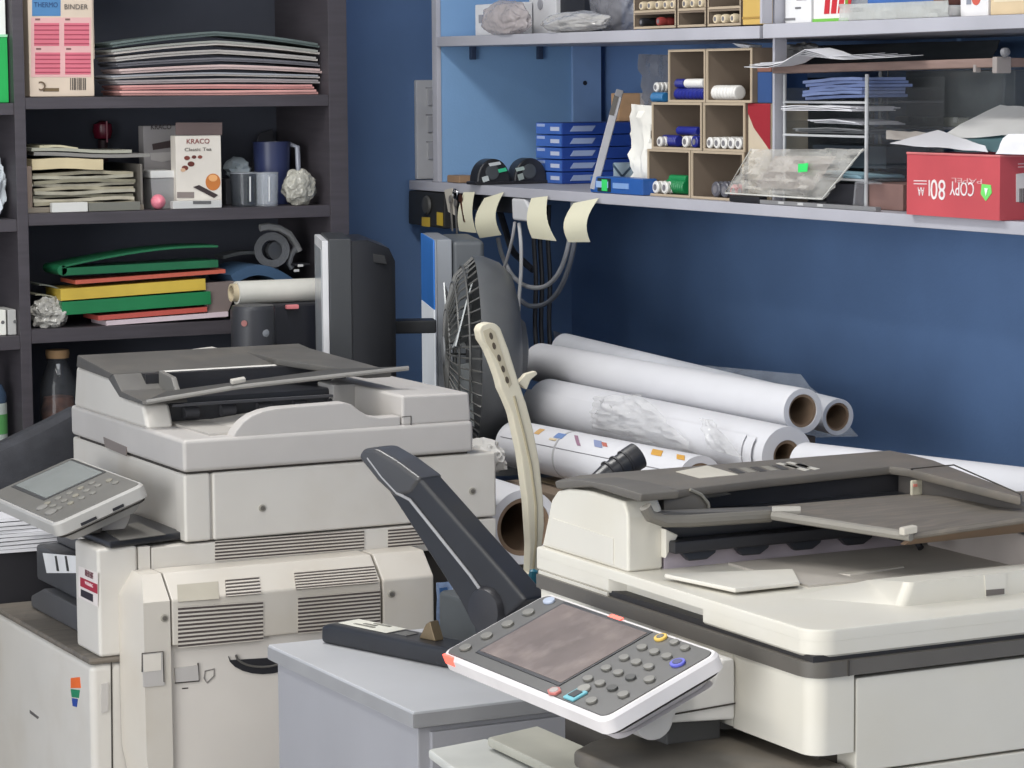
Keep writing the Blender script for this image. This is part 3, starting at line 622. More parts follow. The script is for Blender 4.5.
# ---- stack of blue boxes
BLUE = M('blue_card', (38, 70, 150), .45, .05, 12); BLUE_LIT = M('lit_blue_card', (66, 106, 186), .45, .05, 12)  # second, paler blue has the light on the box ends painted in
def bluebox(cx, cy, z, h, label):
    b = thing('stationery_box', label, 'box', (cx, cy, z), 'blue boxes in the stack')
    obj('carton', B().box((cx-.125, cy-.068, z), (cx+.125, cy+.068, z+h-.0015), .002), BLUE, b)
    obj('lit_end_face', B().box((cx-.1264, cy-.066, z+.001), (cx-.1256, cy+.066, z+h-.003)), BLUE_LIT, b)  # thin plate carries the painted lit tone of the end
    obj('end_label', B().box((cx-.1272, cy-.055, z+h*.3), (cx-.1264, cy-.01, z+h*.62)), C(196, 204, 226), b)
    obj('end_label', B().box((cx-.1272, cy+.02, z+h*.62), (cx-.1264, cy+.06, z+h*.85)), C(160, 178, 220), b)
    obj('side_label', B().faces([V((cx-.105, cy-.0695, z+h*.25)), V((cx-.045, cy-.0695, z+h*.25)), V((cx-.035, cy-.0695, z+h*.7)), V((cx-.095, cy-.0695, z+h*.7)), V((cx-.105, cy-.068, z+h*.25)), V((cx-.045, cy-.068, z+h*.25)), V((cx-.035, cy-.068, z+h*.7)), V((cx-.095, cy-.068, z+h*.7))], [(0, 1, 2, 3), (0, 4, 5, 1), (1, 5, 6, 2), (2, 6, 7, 3), (3, 7, 4, 0)]), C(150, 166, 200), b)
    return b
bp = at(563, 179, Y=5.98); bx0 = bp.x
for k, nm in enumerate(('lowest', 'second lowest', 'middle', 'second highest', 'topmost')):
    bluebox(bx0+.125, 6.05, ZL+.0295*k, .0295, '%s blue stationery box of the stack of five on the lower shelf board' % nm)
# ---- open blue box with its lid leaning up
ob = thing('open_box', 'small blue box with a green sticker and its long grey lid leaning up', 'box', (3.05, 5.38, ZL))
q = ats([(590, 174), (642.5, 174)], X=3.003); y1, y0 = q[0].y, q[1].y
obj('tray', B().box((3.003, y0, ZL), (3.04, y1, ZL+.036), .003), M('blue_carton', (44, 92, 164), .4, .05, 10), ob)
obj('label', B().box((3.0018, y1-.085, ZL+.012), (3.003, y1-.03, ZL+.026)), C(150, 180, 220), ob)
obj('label', B().box((3.0018, y0+.06, ZL+.012), (3.003, y0+.13, ZL+.024)), C(130, 164, 214), ob)
obj('green_sticker', B().box((3.0014, y0+.155, ZL+.005), (3.003, y0+.18, ZL+.03)), C(60, 214, 110), ob)
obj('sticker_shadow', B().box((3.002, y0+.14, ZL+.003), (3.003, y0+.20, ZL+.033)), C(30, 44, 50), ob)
lo = at(597, 184, X=3.008); hi = at(620, 97, X=3.03)
dd = (hi-lo).normalized(); sdv = V((0, 1, 0)); sdv = (sdv-dd*sdv.dot(dd)).normalized()
lo = V((lo.x, lo.y, ZL+.004)); L_ = (hi-lo).length
dpv = V((.5, .866, 0)); dpv = (dpv-dd*dpv.dot(dd)).normalized(); thv = dd.cross(dpv)
obj('lid', B().obox(lo, dd*L_, dpv*.07, thv*.017, .002), C(172, 172, 176), ob)
obj('lid_tip', B().obox(lo+dd*(L_*.8)-dpv*.001+thv*.006, dd*L_*.2, dpv*.01, thv*.0115), C(92, 88, 84), ob)
# card, carton, papers behind
p = at(603, 120, Y=6.1); p2 = at(637, 93, Y=6.1)
cdz = ZL+.0295*5
single('memo_pad', 'orange and white memo pad standing on top of the blue boxes', 'notepad', B().box((p.x, 6.02, cdz), ((p.x+p2.x)/2+.012, 6.06, cdz+.068), .002), M('orange_card', (240, 190, 140), .7, .04, 30))
single('white_pad', 'white pad beside the orange memo pad on the blue boxes', 'notepad', B().box(((p.x+p2.x)/2+.0125, 6.021, cdz), (p2.x, 6.06, cdz+.068), .002), C(236, 222, 210, .8))
q = ats([(613, 152), (632, 152)], X=3.1)
cb2 = thing('carton', 'pale blue carton with a crossed band behind the small open box', 'box', (3.13, 5.5, ZL))
obj('body', B().box((3.1, q[1].y, ZL), (3.17, q[0].y, ZL+.062), .002), C(176, 196, 208), cb2)
for s_ in (0, 1):
    a, b_ = V((3.099, q[0].y, ZL+.054 if s_ else ZL+.01)), V((3.099, q[1].y, ZL+.002 if s_ else ZL+.06))
    obj('band', B().prism([a, b_, b_+V((0, 0, .007)), a+V((0, 0, .007))] if s_ else [a, b_, b_+V((0, 0, -.007)), a+V((0, 0, -.007))], (.001, 0, 0)), C(70, 92, 112), cb2)
pb_ = thing('paper_bundle', 'upright bundle of crumpled white papers between blue boxes and cardboard bins', 'paper', (3.06, 5.36, ZL))
for k in range(5):
    x = 3.055+.014*k
    qq = [at(630+k*2.2, 104+k*7 % 19, X=x), at(655-k*1.5, 106+(k*13) % 17, X=x), at(652, 185, X=x), at(631+k, 187, X=x)]
    qq[2].z = qq[3].z = ZL+.002
    obj('sheet', crumple(qq, 8, 14, .011, 3+k), C(232, 230, 222, .8), pb_)

# ---- cardboard pigeonhole bins
def bin_(px0, px1, z0, z1, label, X0=3.024, D=.12):
    a, b_ = at(px0, 150, X=X0).y, at(px1, 150, X=X0).y; t = .004
    r = thing('cardboard_bin', label, 'bin', (X0+D/2, (a+b_)/2, z0), 'open cardboard bins on the lower board')
    bb = B()
    bb.box((X0, b_, z0), (X0+D, a, z0+t)); bb.box((X0, b_, z1-t), (X0+D, a, z1)); bb.box((X0, b_, z0+t), (X0+D, b_+t, z1-t)); bb.box((X0, a-t, z0+t), (X0+D, a, z1-t)); bb.box((X0+D-t, b_+t, z0+t), (X0+D, a-t, z1-t))
    obj('sleeve', bb, CARDB, r)
    e = B(); X1 = X0-.0015
    e.box((X1, b_-.001, z0-.0), (X0+.001, a+.001, z0+t+.001)).box((X1, b_-.001, z1-t-.001), (X0+.001, a+.001, z1)).box((X1, b_-.001, z0+t+.001), (X0+.001, b_+t+.001, z1-t-.001)).box((X1, a-t-.001, z0+t+.001), (X0+.001, a+.001, z1-t-.001))
    obj('cut_edge', e, CARDEDGE, r)
    return r, a, b_
zz = [ZL, ZL+.1, ZL+.1005, ZL+.2, ZL+.2005, ZL+.311]
bins = {}
for key, (x0, x1, i, lab) in {'bl': (648, 690.5, 0, 'cardboard bin of the bottom row holding white and green binding coils'),
    'br': (692, 744, 0, 'cardboard bin of the bottom row holding grey and red binding coils'),
    'ml': (652.5, 702, 1, 'cardboard bin of the middle row holding dark blue and white binding coils'),
    'mr': (704, 745, 1, 'cardboard bin of the middle row with one row of white binding coils'),
    'tl': (669, 705.5, 2, 'top row cardboard bin with pale back and blue binding coils'),
    'tr': (707, 752, 2, 'top row cardboard bin with one long white binding coil')}.items():
    bins[key] = bin_(x0, x1, zz[2*i], zz[2*i+1], lab)
CW = M('white_coil_plastic', (224, 222, 218), .4, .02, 20); CN = M('navy_coil_plastic', (36, 44, 132), .35, .06, 20); CG = M('green_coil_plastic', (26, 128, 74), .35, .06, 20)
CGY = C(92, 92, 100, .4); CR = C(190, 52, 66, .4)
def comb(p0, p1, r, mat, label, group=None, rings=9):
    p0, p1 = V(p0), V(p1); L = (p1-p0).length; pr = [(r*.55, 0)]
    for k in range(rings):
        a = L*k/rings; pr += [(r*.86, a), (r, a+L/rings*.2), (r, a+L/rings*.65), (r*.86, a+L/rings*.9)]
    pr += [(r*.55, L)]
    o = thing('binding_coil', label, 'binding coil', ((p0+p1)/2)-V((0, 0, r)), group)
    obj('comb_spine', B().lathe(pr, p0, p1-p0, 16), mat, o)
    obj('hollow_end', B().lathe([(r*.5, -.0008), (r*.5, .0006)], p0, p1-p0, 14), C(120, 118, 122), o)
    return o
def inbin(key, px, dz, along, length, r, mat, label, group=None, xo=.012):
    b, a, b_ = bins[key]; X = 3.024+xo; z = {'b': zz[0], 'm': zz[2], 't': zz[4]}[key[0]]+.0045+r+dz
    y = at(px, 150, X=X).y
    p0 = V((X, y, z)); length = min(length, .095) if along == 'x' else length; p1 = p0+(V((length, 0, 0)) if along == 'x' else V((0, -length, 0)))
    return comb(p0, p1, r, mat, label, group)
for px in (655, 664): inbin('bl', px, 0, 'x', .15, .0135, CW, 'white coil end beside the green coil in the bottom row', 'white coils beside the green coil', xo=.004)
inbin('bl', 670.5, 0, 'y', .075, .0165, CG, 'green binding coil in the lowest cardboard bin', xo=.03)
inbin('bl', 671.5, .024, 'y', .07, .0085, CG, 'thin green binding coil lying on the thicker green one', xo=.03)
for px in (715, 724): inbin('br', px, 0, 'x', .12, .0165, CGY, 'dark grey coil end in the bottom row bin', 'dark grey coils in the bottom row', xo=.006)
for px in (734.5, 741): inbin('br', px-1, 0, 'x', .12, .0145, CR, 'red coil end beside the dark grey coils', 'red coils in the bottom row', xo=.006)
inbin('ml', 659, 0, 'x', .13, .011, CW, 'white coil at the corner of the middle row bin', xo=.004)
inbin('ml', 665, 0, 'y', .062, .0125, CN, 'navy coil lying at the front of the middle row bin', xo=.03)
inbin('ml', 684.5, 0, 'x', .12, .0125, CW, 'white coil between the navy coils of the middle row', xo=.006)
inbin('ml', 694, 0, 'x', .12, .013, CN, 'short navy coil end beside the white one in the middle row', xo=.006)
inbin('ml', 679, .026, 'y', .084, .009, CN, 'long navy coil lying across the coils of the middle row', xo=.03)
for k in range(5): inbin('mr', 709+7.2*k, 0, 'x', .12, .012, CW, 'white coil end in the row of five in the middle row bin', 'five white coils in the middle row', xo=.004)
inbin('tl', 674.5, 0, 'y', .135, .0125, CN, 'navy coil on the floor of the top row bin', xo=.02)
inbin('tl', 687, .0255, 'y', .075, .0095, CW, 'white coil lying on the navy coil in the top row', xo=.02)
inbin('tl', 675, .0255, 'y', .045, .0095, CN, 'short navy coil beside the white coil in the top row', xo=.02)
inbin('tr', 712.5, 0, 'y', .11, .0155, CW, 'thick white coil across the top row bin beside the post', xo=.022)
# coils on the ledge beside the top row
zt_ = zz[3]
def ledge(px, r, dz, along, length, mat, label, X=3.035):
    y = at(px, 90, X=X).y; p0 = V((X, y, zt_+r+dz)); return comb(p0, p0+(V((length, 0, 0)) if along == 'x' else V((0, -length, 0))), r, mat, label)
ledge(654, .0105, 0, 'y', .05, C(44, 110, 160, .4), 'teal blue coil on the ledge beside the top row bin')
ledge(655.5, .0105, .0215, 'x', .09, CW, 'white coil end on top of the teal blue coil')
# ---- clear bag behind the bins
single('plastic_bag', 'greyish clear bag standing behind the top row of cardboard bins', 'bag', crumple(ats([(638, 54), (674, 55), (674, 110), (644, 108)], X=3.235), 8, 10, .008, 5), M('grey_clear_bag', (150, 152, 160), .2, .08, 12, alpha=.6, bump=.4, bscale=30))
# ---- red and beige file holder
fa, fb = at(746.5, 100, X=3.03).y, max(at(772, 100, X=3.03).y, 4.812)
fh = thing('file_holder', 'beige file holder with a red panel and blue folders beside the bins', 'file holder', (3.08, (fa+fb)/2, ZL))
obj('body', B().box((3.03, fb, ZL), (3.12, fa-.006, ZL+.199), .002), C(196, 182, 160), fh)
obj('red_panel', B().prism([V((3.0288, fa-.007, ZL+.199)), V((3.0288, fb, ZL+.199)), V((3.0288, fb, ZL+.105)), V((3.0288, fa-.03, ZL+.15)), V((3.0288, fa-.007, ZL+.18))], (.001, 0, 0)), C(148, 36, 46), fh)
obj('folder', B().box((3.034, fb+.003, ZL+.2), (3.12, at(755.5, 100, X=3.03).y, ZL+.262), .002), C(48, 76, 124), fh)
obj('folder_band', B().box((3.033, fb+.003, ZL+.262), (3.12, at(755.5, 100, X=3.03).y, ZL+.276), .002), C(130, 90, 78), fh)

# ---- tower of clear letter trays
ya, yb = 4.788, at(868, 100, X=3.045).y
lt = thing('letter_tray', 'tower of three clear letter trays stuffed with papers beside the shelf post', 'letter tray', (3.18, (ya+yb)/2, ZL))
zs = [ZL+.052, ZL+.135, ZL+.2]
for k, z in enumerate(zs):
    obj('tray_floor', B().box((3.045, yb, z), (3.22, ya, z+.004), .001), SMOKE, lt)
    obj('tray_side', B().box((3.045, yb, z-.05), (3.22, yb+.003, z+.03), .001), SMOKE2, lt)
    obj('tray_side', B().box((3.045, ya-.003, z-.05), (3.22, ya, z+.03), .001), SMOKE2, lt)
    obj('tray_lip', B().tube([(3.045, ya, z+.002), (3.045, yb, z+.002)], .0025, 6), C(190, 192, 194, .15), lt)
obj('tray_back', B().box((3.22, yb, ZL), (3.223, ya, ZL+.25)), SMOKE2, lt)
obj('tray_post', B().tube([(3.045, yb+.004, ZL), (3.045, yb+.004, ZL+.256)], .004, 8), C(186, 188, 190, .15), lt)
obj('tray_post', B().tube([(3.045, ya-.004, ZL), (3.045, ya-.004, ZL+.256)], .003, 8), C(176, 178, 180, .15), lt)
def sheafs(name, label, cat, X0, y0_, y1_, z, n, mat, seed, tilt=0, d=.1, th=.0022):
    r = thing(name, label, cat, (X0+d/2, (y0_+y1_)/2, z))
    rnd = random.Random(seed)
    for k in range(n):
        a = rnd.uniform(-.012, .012); bb = rnd.uniform(-.015, .006)
        g = [[V((X0+bb+d*i/3, y1_+a-(y1_-y0_)*j/6, z+.0008+th*k+tilt*j/6+.004*sin(pi*j/6)*rnd.uniform(.3, 1)*(1 if k else .3))) for j in range(7)] for i in range(4)]
        obj('sheet', B().sheet(g, th*.86), mat, r)
    return r
sheafs('folder_pile', 'blue folders lying in the highest clear letter tray', 'folders', 3.06, yb+.03, ya-.06, zs[2]+.005, 6, M('blue_folder', (136, 152, 196), .5, .08, 10), 2, .006, th=.0065)
sheafs('paper_pile', 'white sheets edging out of the highest clear tray below the blue folders', 'paper', 3.035, yb+.026, ya-.026, zs[1]+.05, 4, PAPER, 4, .0, th=.0022)
sheafs('paper_pile', 'thin white sheets and slides in the middle clear tray', 'paper', 3.055, yb+.03, ya-.1, zs[1]+.026, 3, PAPER, 6, -.003)
sheafs('plastic_sleeves', 'bundle of clear sleeves lying in the middle clear tray', 'sleeves', 3.055, yb+.026, ya-.03, zs[1]+.006, 4, C(120, 122, 124, .3), 8, .0)
sheafs('paper_pile', 'pale blue sheets in the lowest clear tray', 'paper', 3.055, yb+.026, ya-.03, zs[0]+.006, 3, C(150, 186, 200, .7), 9, -.002)
single('dark_folder', 'black folder wedged into the lowest clear letter tray', 'folder', B().box((3.1, yb+.02, zs[0]+.022), (3.2, ya-.02, zs[0]+.066), .003), C(54, 62, 70))
single('dark_backing', 'added dark grey backing that darkens the view behind the clear letter trays', 'board', B().box((3.226, 4.742, ZL), (3.232, 5.06, ZL+.25), .001), C(66, 72, 78))  # added backing, supplies the dark tone seen through the trays
# ---- large clear case with dark goods, at the back of the board
XC = 3.235
yc, ydd = at(880, 100, X=XC).y, at(1004, 100, X=XC).y
ct = thing('clear_case', 'large clear acrylic case with dusty dark inside, above the red paper box', 'case', (XC+.1, (yc+ydd)/2, ZL))
obj('case_floor', B().box((XC, ydd, ZL+.148), (3.44, yc-.002, ZL+.153)), SMOKE, ct)
obj('case_front', B().box((XC, ydd, ZL+.153), (XC+.003, yc-.002, ZL+.276)), SMOKE2, ct)
obj('case_side', B().box((XC, yc-.006, ZL), (3.44, yc-.002, ZL+.276)), SMOKE2, ct)
obj('case_side', B().box((XC, ydd, ZL), (3.44, ydd+.004, ZL+.276)), SMOKE2, ct)
obj('case_rib', B().tube([(XC-.002, yc-.004, ZL), (XC-.002, yc-.004, ZL+.276)], .004, 8), C(150, 152, 152, .15), ct)
obj('case_rib', B().tube([(XC-.002, yc-.03, ZL+.16), (XC-.002, yc-.03, ZL+.27), (XC-.002, ydd, ZL+.273)], .002, 6), C(120, 122, 120, .15), ct)
single('dark_binder', 'dark grey binder lying in the large clear case', 'binder', B().box((XC+.04, ydd+.02, ZL+.1535), (3.42, yc-.03, ZL+.262), .004), C(84, 90, 92, .5, var=.12, scale=14))
cl_ = thing('clip_strip', 'dusty strip of clips along the floor of the clear case', 'clips', (XC+.015, (yc+ydd)/2, ZL+.1535))
obj('strip', B().box((XC+.008, ydd+.07, ZL+.1535), (XC+.026, yc-.04, ZL+.172), .003), C(136, 138, 130), cl_)
for k in range(5):
    y = yc-.09-.05*k; obj('clip', B().box((XC+.006, y-.012, ZL+.162), (XC+.008, y, ZL+.172)), C(170, 172, 168) if k % 2 else C(70, 74, 74), cl_)
# ---- long brown board on the trays
yA, yB_ = 4.79, at(997, 60, X=3.02).y
lb_ = thing('brown_board', 'long brown board with metal ends lying across the clear trays', 'board', (3.1, (yA+yB_)/2, ZL+.286))
obj('plank', B().prism([V((3.02, yA, ZL+.2585)), V((3.02, yB_, ZL+.2665)), V((3.02, yB_, ZL+.2825)), V((3.02, yA, ZL+.2745))], (.07, 0, 0), .002), M('brown_wood', (134, 112, 104), .6, .07, 12, stretch=(1, 1, 9)), lb_)
obj('end_cap', B().box((3.018, yB_-.002, ZL+.2555), (3.05, yB_+.012, ZL+.2845), .002), C(150, 142, 138), lb_)
obj('end_cap', B().box((3.018, yB_+.06, ZL+.2575), (3.03, yB_+.068, ZL+.271), .001), C(150, 142, 138), lb_)
obj('knob', B().lathe([(.006, 0), (.009, .004), (.007, .012), (.002, .014)], (3.03, yB_-.004, ZL+.29), (0, -1, .3), 14), C(120, 120, 124), lb_)
# ---- white sheets on the board
rnd = random.Random(3)
wsx = thing('loose_sheets', 'white sheets with a raised crease lying on the long brown board', 'paper', (3.1, 4.7, ZL+.309))
for k in range(4):
    y_0, y_1 = at(744+4*k, 60, X=2.958).y, at(905-14*k, 60, X=2.975).y
    g = []
    for i in range(4):
        row = []
        for j in range(13):
            u = j/12; pk_ = .024*math.exp(-((u-.42)/.12)**2)*(1-.22*k)+.006*u-.012*(1-u)**2*(1 if k == 0 else .6)*math.exp(-((u-.2)/.2)**2)
            row.append(V((2.958+.003*k+.019*i, y_0+(y_1-y_0)*u, ZL+.2762+.004*u+.0018*k+pk_+.003*i/3)))
        g.append(row)
    obj('sheet', B().sheet(g, .0009), PAPER, wsx)
single('grey_pouch', 'crumpled grey pouch on the white sheets beside the shelf post', 'pouch', B().blob((3.13, at(802, 48, X=3.13).y, ZL+.300), (.04, .06, .02), .25, 4, 4, flat=ZL+.2905), C(112, 112, 112, .5))
single('white_card', 'small white card sticking out beside the grey pouch', 'card', B().prism([at(732, 43, X=3.04), at(750, 45.5, X=3.04), at(748, 49, X=3.04), at(738, 46.5, X=3.04)], (.03, 0, 0)), PAPER)
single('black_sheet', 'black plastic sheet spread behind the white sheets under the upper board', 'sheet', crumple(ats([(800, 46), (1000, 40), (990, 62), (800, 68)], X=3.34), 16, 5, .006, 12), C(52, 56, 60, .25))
# ---- clear zip bag with green price tag, leaning on the trays
zb = thing('zip_bag', 'clear plastic bag with bright green tag leaning over the shelf edge', 'bag', (3.03, at(795, 170, X=3.02).y, ZL))
qa = [at(752, 149, X=3.014), at(864, 149, X=3.012), at(823, 199, X=3.003), at(726, 196, X=3.003)]
for q_ in qa[2:]: q_.z = ZL+.016
obj('film', crumple(qa, 20, 16, .013, 8, .001, .016), M('zip_bag_film', (216, 214, 208), .1, .1, 12, alpha=.36, bump=.8, bscale=26), zb)
qb = [at(775, 156, X=3.02), at(836, 156, X=3.02), at(812, 190, X=3.013), at(752, 188, X=3.013)]
obj('contents', crumple(qb, 8, 6, .002, 9, .002), C(186, 172, 162, .7), zb)
obj('bag_seam', B().tube([qa[0]+V((-.002, 0, 0)), qa[3]+V((-.002, 0, .001)), qa[2]+V((-.002, 0, .001)), qa[1]+V((-.002, 0, 0))], .0018, 6), C(206, 206, 200, .2), zb)
g0 = ats([(798, 164), (808, 163), (807, 171.5), (798, 172.5)], X=2.984)
obj('price_tag', B().prism(g0, (.001, 0, 0)), C(60, 222, 110), zb)
# ---- paper knife along the shelf edge
ck = thing('paper_knife', 'black handled paper knife lying along the shelf edge below the clear bag', 'knife', (3.012, at(790, 205, X=3.01).y, ZL))
y_a, y_b, y_c = at(730, 200, X=3.004).y, at(760, 200, X=3.004).y, at(876, 205, X=3.004).y
obj('handle', B().box((3.001, y_b, ZL), (3.022, y_a, ZL+.014), .003), BLACK, ck)
obj('blade_guide', B().box((3.003, y_c, ZL), (3.016, y_b, ZL+.008), .001), C(132, 132, 134, .3), ck)
for k in range(3): obj('guide_mark', B().box((3.0025, y_b-.09-.07*k, ZL+.002), (3.003, y_b-.07-.07*k, ZL+.007)), C(190, 190, 190), ck)
# ---- dark brown box
ya2, yb2 = at(826, 190, X=3.05).y, at(903, 190, X=3.05).y; ym = at(866, 190, X=3.05).y
single('black_box', 'black open box showing behind the clear bag', 'box', B().box((3.05, ym+.006, ZL), (3.2, ya2, ZL+.046), .002), C(48, 48, 54))
single('brown_box', 'low brown box between the clear bag and the red paper box', 'box', B().box((3.05, yb2, ZL), (3.2, ym-.004, ZL+.05), .002), M('dull_brown_card', (124, 96, 90), .7, .06, 10))
single('acrylic_stand', 'clear acrylic stand at the shelf edge before the brown box', 'stand', B().prism([V((3.022, ym+.004, ZL)), V((3.022, ym-.004, ZL+.052)), V((3.022, ym-.012, ZL+.054)), V((3.022, ym-.06, ZL+.052)), V((3.022, ym-.06, ZL+.049)), V((3.022, ym-.012, ZL+.05)), V((3.022, ym-.009, ZL+.046)), V((3.022, ym-.002, ZL))], (.024, 0, 0)), SMOKE)
# ---- red paper box, stood upside down
rA, rB = at(906, 180, X=2.985).y, at(999, 180, X=2.985).y; rz = .112
RED = M('red_carton', (192, 80, 86), .5, .04, 8)
rb = thing('paper_box', 'open red copy paper box stuffed with papers at the shelf edge', 'box', (3.1, (rA+rB)/2, ZL))
bb = B(); t = .003; x0, x1 = 2.987, 3.22
bb.box((x0, rB, ZL), (x1, rA, ZL+t)).box((x0, rB, ZL+t), (x0+t, rA, ZL+rz)).box((x1-t, rB, ZL+t), (x1, rA, ZL+rz)).box((x0+t, rB, ZL+t), (x1-t, rB+t, ZL+rz)).box((x0+t, rA-t, ZL+t), (x1-t, rA, ZL+rz))
obj('carton', bb, RED, rb)
obj('carton_edge', B().tube([(x0, rA, ZL+rz), (x0, rB, ZL+rz), (x1, rB, ZL+rz)], .0022, 6), C(206, 116, 116), rb)
fxx = x0-.0006; dY, dZ = V((0, 1, 0)), V((0, 0, -1)); LW = C(234, 226, 226)
text('lettering', 'COPY', at(962, 188, X=fxx), dY, dZ, .036, LW, rb, .072)
text('lettering', '80', at(938, 188.5, X=fxx), dY, dZ, .052, LW, rb, .045)
text('lettering', 'AA', at(921, 191, X=fxx), dY, dZ, .022, LW, rb, .02)
text('lettering', 'PAPEL', at(967, 180.5, X=fxx), dY, dZ, .012, C(220, 170, 170), rb, .09)
for yy in (181, 184): obj('print_line', recess(B(), ats([(914, yy-.6), (927, yy-.4), (927, yy+.4), (914, yy+.2)], X=x0)), LW, rb)
obj('print_line', recess(B(), ats([(929, 180), (930, 180), (930, 196), (929, 196)], X=x0)), LW, rb)
gl = ats([(982, 184), (991, 185), (992, 193), (986, 201), (981, 194)], X=x0-.0003)
obj('logo', recess(B(), gl), C(120, 220, 110), rb)
obj('logo_centre', recess(B(), ats([(984.5, 188), (988, 188.5), (986, 196)], X=x0-.0015)), C(238, 246, 238), rb)
yn3 = rB-.0004
obj('white_label', recess(B(), ats([(1016, 174), (1032, 172), (1032, 201), (1016, 202)], Y=rB)), C(222, 216, 214), rb)
for k in range(5):
    obj('barcode', B().box((at(1019, 190, Y=rB).x+.004*k, rB-.0022, ZL+.03), (at(1019, 190, Y=rB).x+.004*k+.002, rB-.001, ZL+.055)), C(110, 104, 106), rb)
for yy in (163.5, 166.5): obj('print_line', recess(B(), ats([(1018, yy), (1030, yy-.6), (1030, yy+.4), (1018, yy+1)], Y=rB)), C(226, 190, 190), rb)
# heap inside the box
hpz = ZL+rz
single('white_sheet', 'white sheet draped over the rim of the red paper box', 'paper', crumple([at(938, 130, X=3.08), at(985, 146, X=2.99), at(988, 152, X=2.983), at(890, 143, X=2.983)], 8, 5, .002, 2, .001), PAPER)
single('white_sheet', 'creased white sheet fanning out beside the teal cover', 'paper', crumple([at(1000, 104, X=3.16), at(1060, 112, X=3.16), at(1045, 134, X=3.05), at(935, 138, X=3.05)], 8, 5, .004, 4, .001), C(206, 206, 204, .7))
single('teal_cover', 'dull teal plastic cover in the red paper box', 'cover', crumple([at(940, 134, X=3.08), at(1050, 130, X=3.08), at(1050, 152, X=2.998), at(955, 151, X=2.998)], 8, 5, .002, 6, .0015), C(88, 118, 124, .5))
single('folded_paper', 'small folded white paper on top of the red paper box', 'paper', crumple([at(1008, 134, X=3.0), at(1040, 134, X=3.0), at(1040, 155, X=2.992), at(996, 154, X=2.992)], 5, 4, .005, 7, .001), C(226, 226, 230, .7))
single('paper_stack', 'stack of papers filling the red paper box', 'paper', B().box((2.993, rB+.006, ZL+.004), (3.214, rA-.006, ZL+rz-.012), .002), C(214, 210, 206, .8))
single('dusty_folders', 'dusty grey folders lying between the clear trays and the red box', 'folders', crumple([at(886, 130, X=3.07), at(926, 132, X=3.07), at(926, 140, X=3.03), at(886, 138, X=3.03)], 8, 5, .003, 9, .002), C(170, 164, 158, .7))

# --------------------------------------------------- things on the upper board
ZB = ZU+.003
def ub(px, py=30, X=3.05): return at(px, py, X=X).y
gc_ = C(196, 190, 176, .5)
wb = thing('white_box', 'white box half covered by a crumpled bag at the far end of the upper board', 'box', (3.1, ub(500), ZB))
obj('carton', B().box((3.06, ub(523, X=3.06), ZB), (3.086, ub(475, X=3.06), ZB+.075), .003), C(220, 220, 222), wb)
obj('print', B().box((3.0592, ub(484, X=3.06), ZB+.03), (3.06, ub(479, X=3.06), ZB+.05)), C(150, 150, 156), wb)
wrapm = M('frosted_bag', (186, 178, 178), .18, .08, 10, alpha=.62, bump=1, bscale=22)
def bag(name, label, px0, px1, h, X, mat, seed, d=.05, amp=.35):
    y0_, y1_ = ub(px1, X=X), ub(px0, X=X)
    return single(name, label, 'bag', B().blob((X+d*.5, (y0_+y1_)/2, ZB+h*.45), (d, (y1_-y0_)/2, h*.55), amp*.55, seed, 5, flat=ZB, freq=1.7), mat)
bag('plastic_bag', 'frosted bag slumped over the white box on the upper board', 479, 522, .075, 2.995, wrapm, 3, .03)
sb = thing('switch_box', 'grey box with a round dial on the upper board behind the long bag', 'box', (3.1, ub(543), ZB))
obj('carton', B().box((3.09, ub(556, X=3.09), ZB), (3.19, ub(529, X=3.09), ZB+.12), .003), C(206, 206, 208), sb)
obj('dial', B().lathe([(.012, 0), (.012, .003), (.007, .0035)], (3.09, ub(541, X=3.09), ZB+.068), (-1, 0, 0), 18), C(150, 150, 156), sb)
single('black_box', 'black box on the upper board between the grey box and the bags', 'box', B().box((3.1, ub(584, X=3.1), ZB), (3.2, ub(560, X=3.1), ZB+.12), .003), C(40, 42, 48))
bag('plastic_bag', 'long wrinkled bag lying along the upper board before the grey box', 538, 600, .044, 3.003, M('frosted_bag_pale', (200, 198, 196), .18, .08, 10, alpha=.7, bump=1, bscale=22), 6, .04, .3)
bag('plastic_bag', 'grey cloudy bag bulging beside the coil bins on the upper board', 588, 630, .12, 3.095, M('frosted_bag_grey', (148, 148, 154), .15, .12, 14, alpha=.6, bump=1, bscale=24), 9, .045, .3)
# bins with cream coils
def bin_up(px0, px1, z0, z1, label):
    a, b_ = ub(px0, X=3.03), ub(px1, X=3.03); t = .004; X0, D = 3.03, .2
    r = thing('cardboard_bin', label, 'bin', (X0+D/2, (a+b_)/2, z0), 'cardboard bins on the upper board')
    bb = B(); bb.box((X0, b_, z0), (X0+D, a, z0+t)).box((X0, b_, z1-t), (X0+D, a, z1)).box((X0, b_, z0+t), (X0+D, b_+t, z1-t)).box((X0, a-t, z0+t), (X0+D, a, z1-t)).box((X0+D-t, b_+t, z0+t), (X0+D, a-t, z1-t))
    obj('sleeve', bb, CARDB, r)
    obj('cut_edge', B().box((X0-.001, b_, z0), (X0+.001, a, z0+t+.001)).box((X0-.001, a-t, z0+t), (X0+.001, a, z1)).box((X0-.001, b_, z0+t), (X0+.001, b_+t, z1)), CARDEDGE, r)
    return a, b_
CC = C(222, 206, 176, .45)
lowb = []
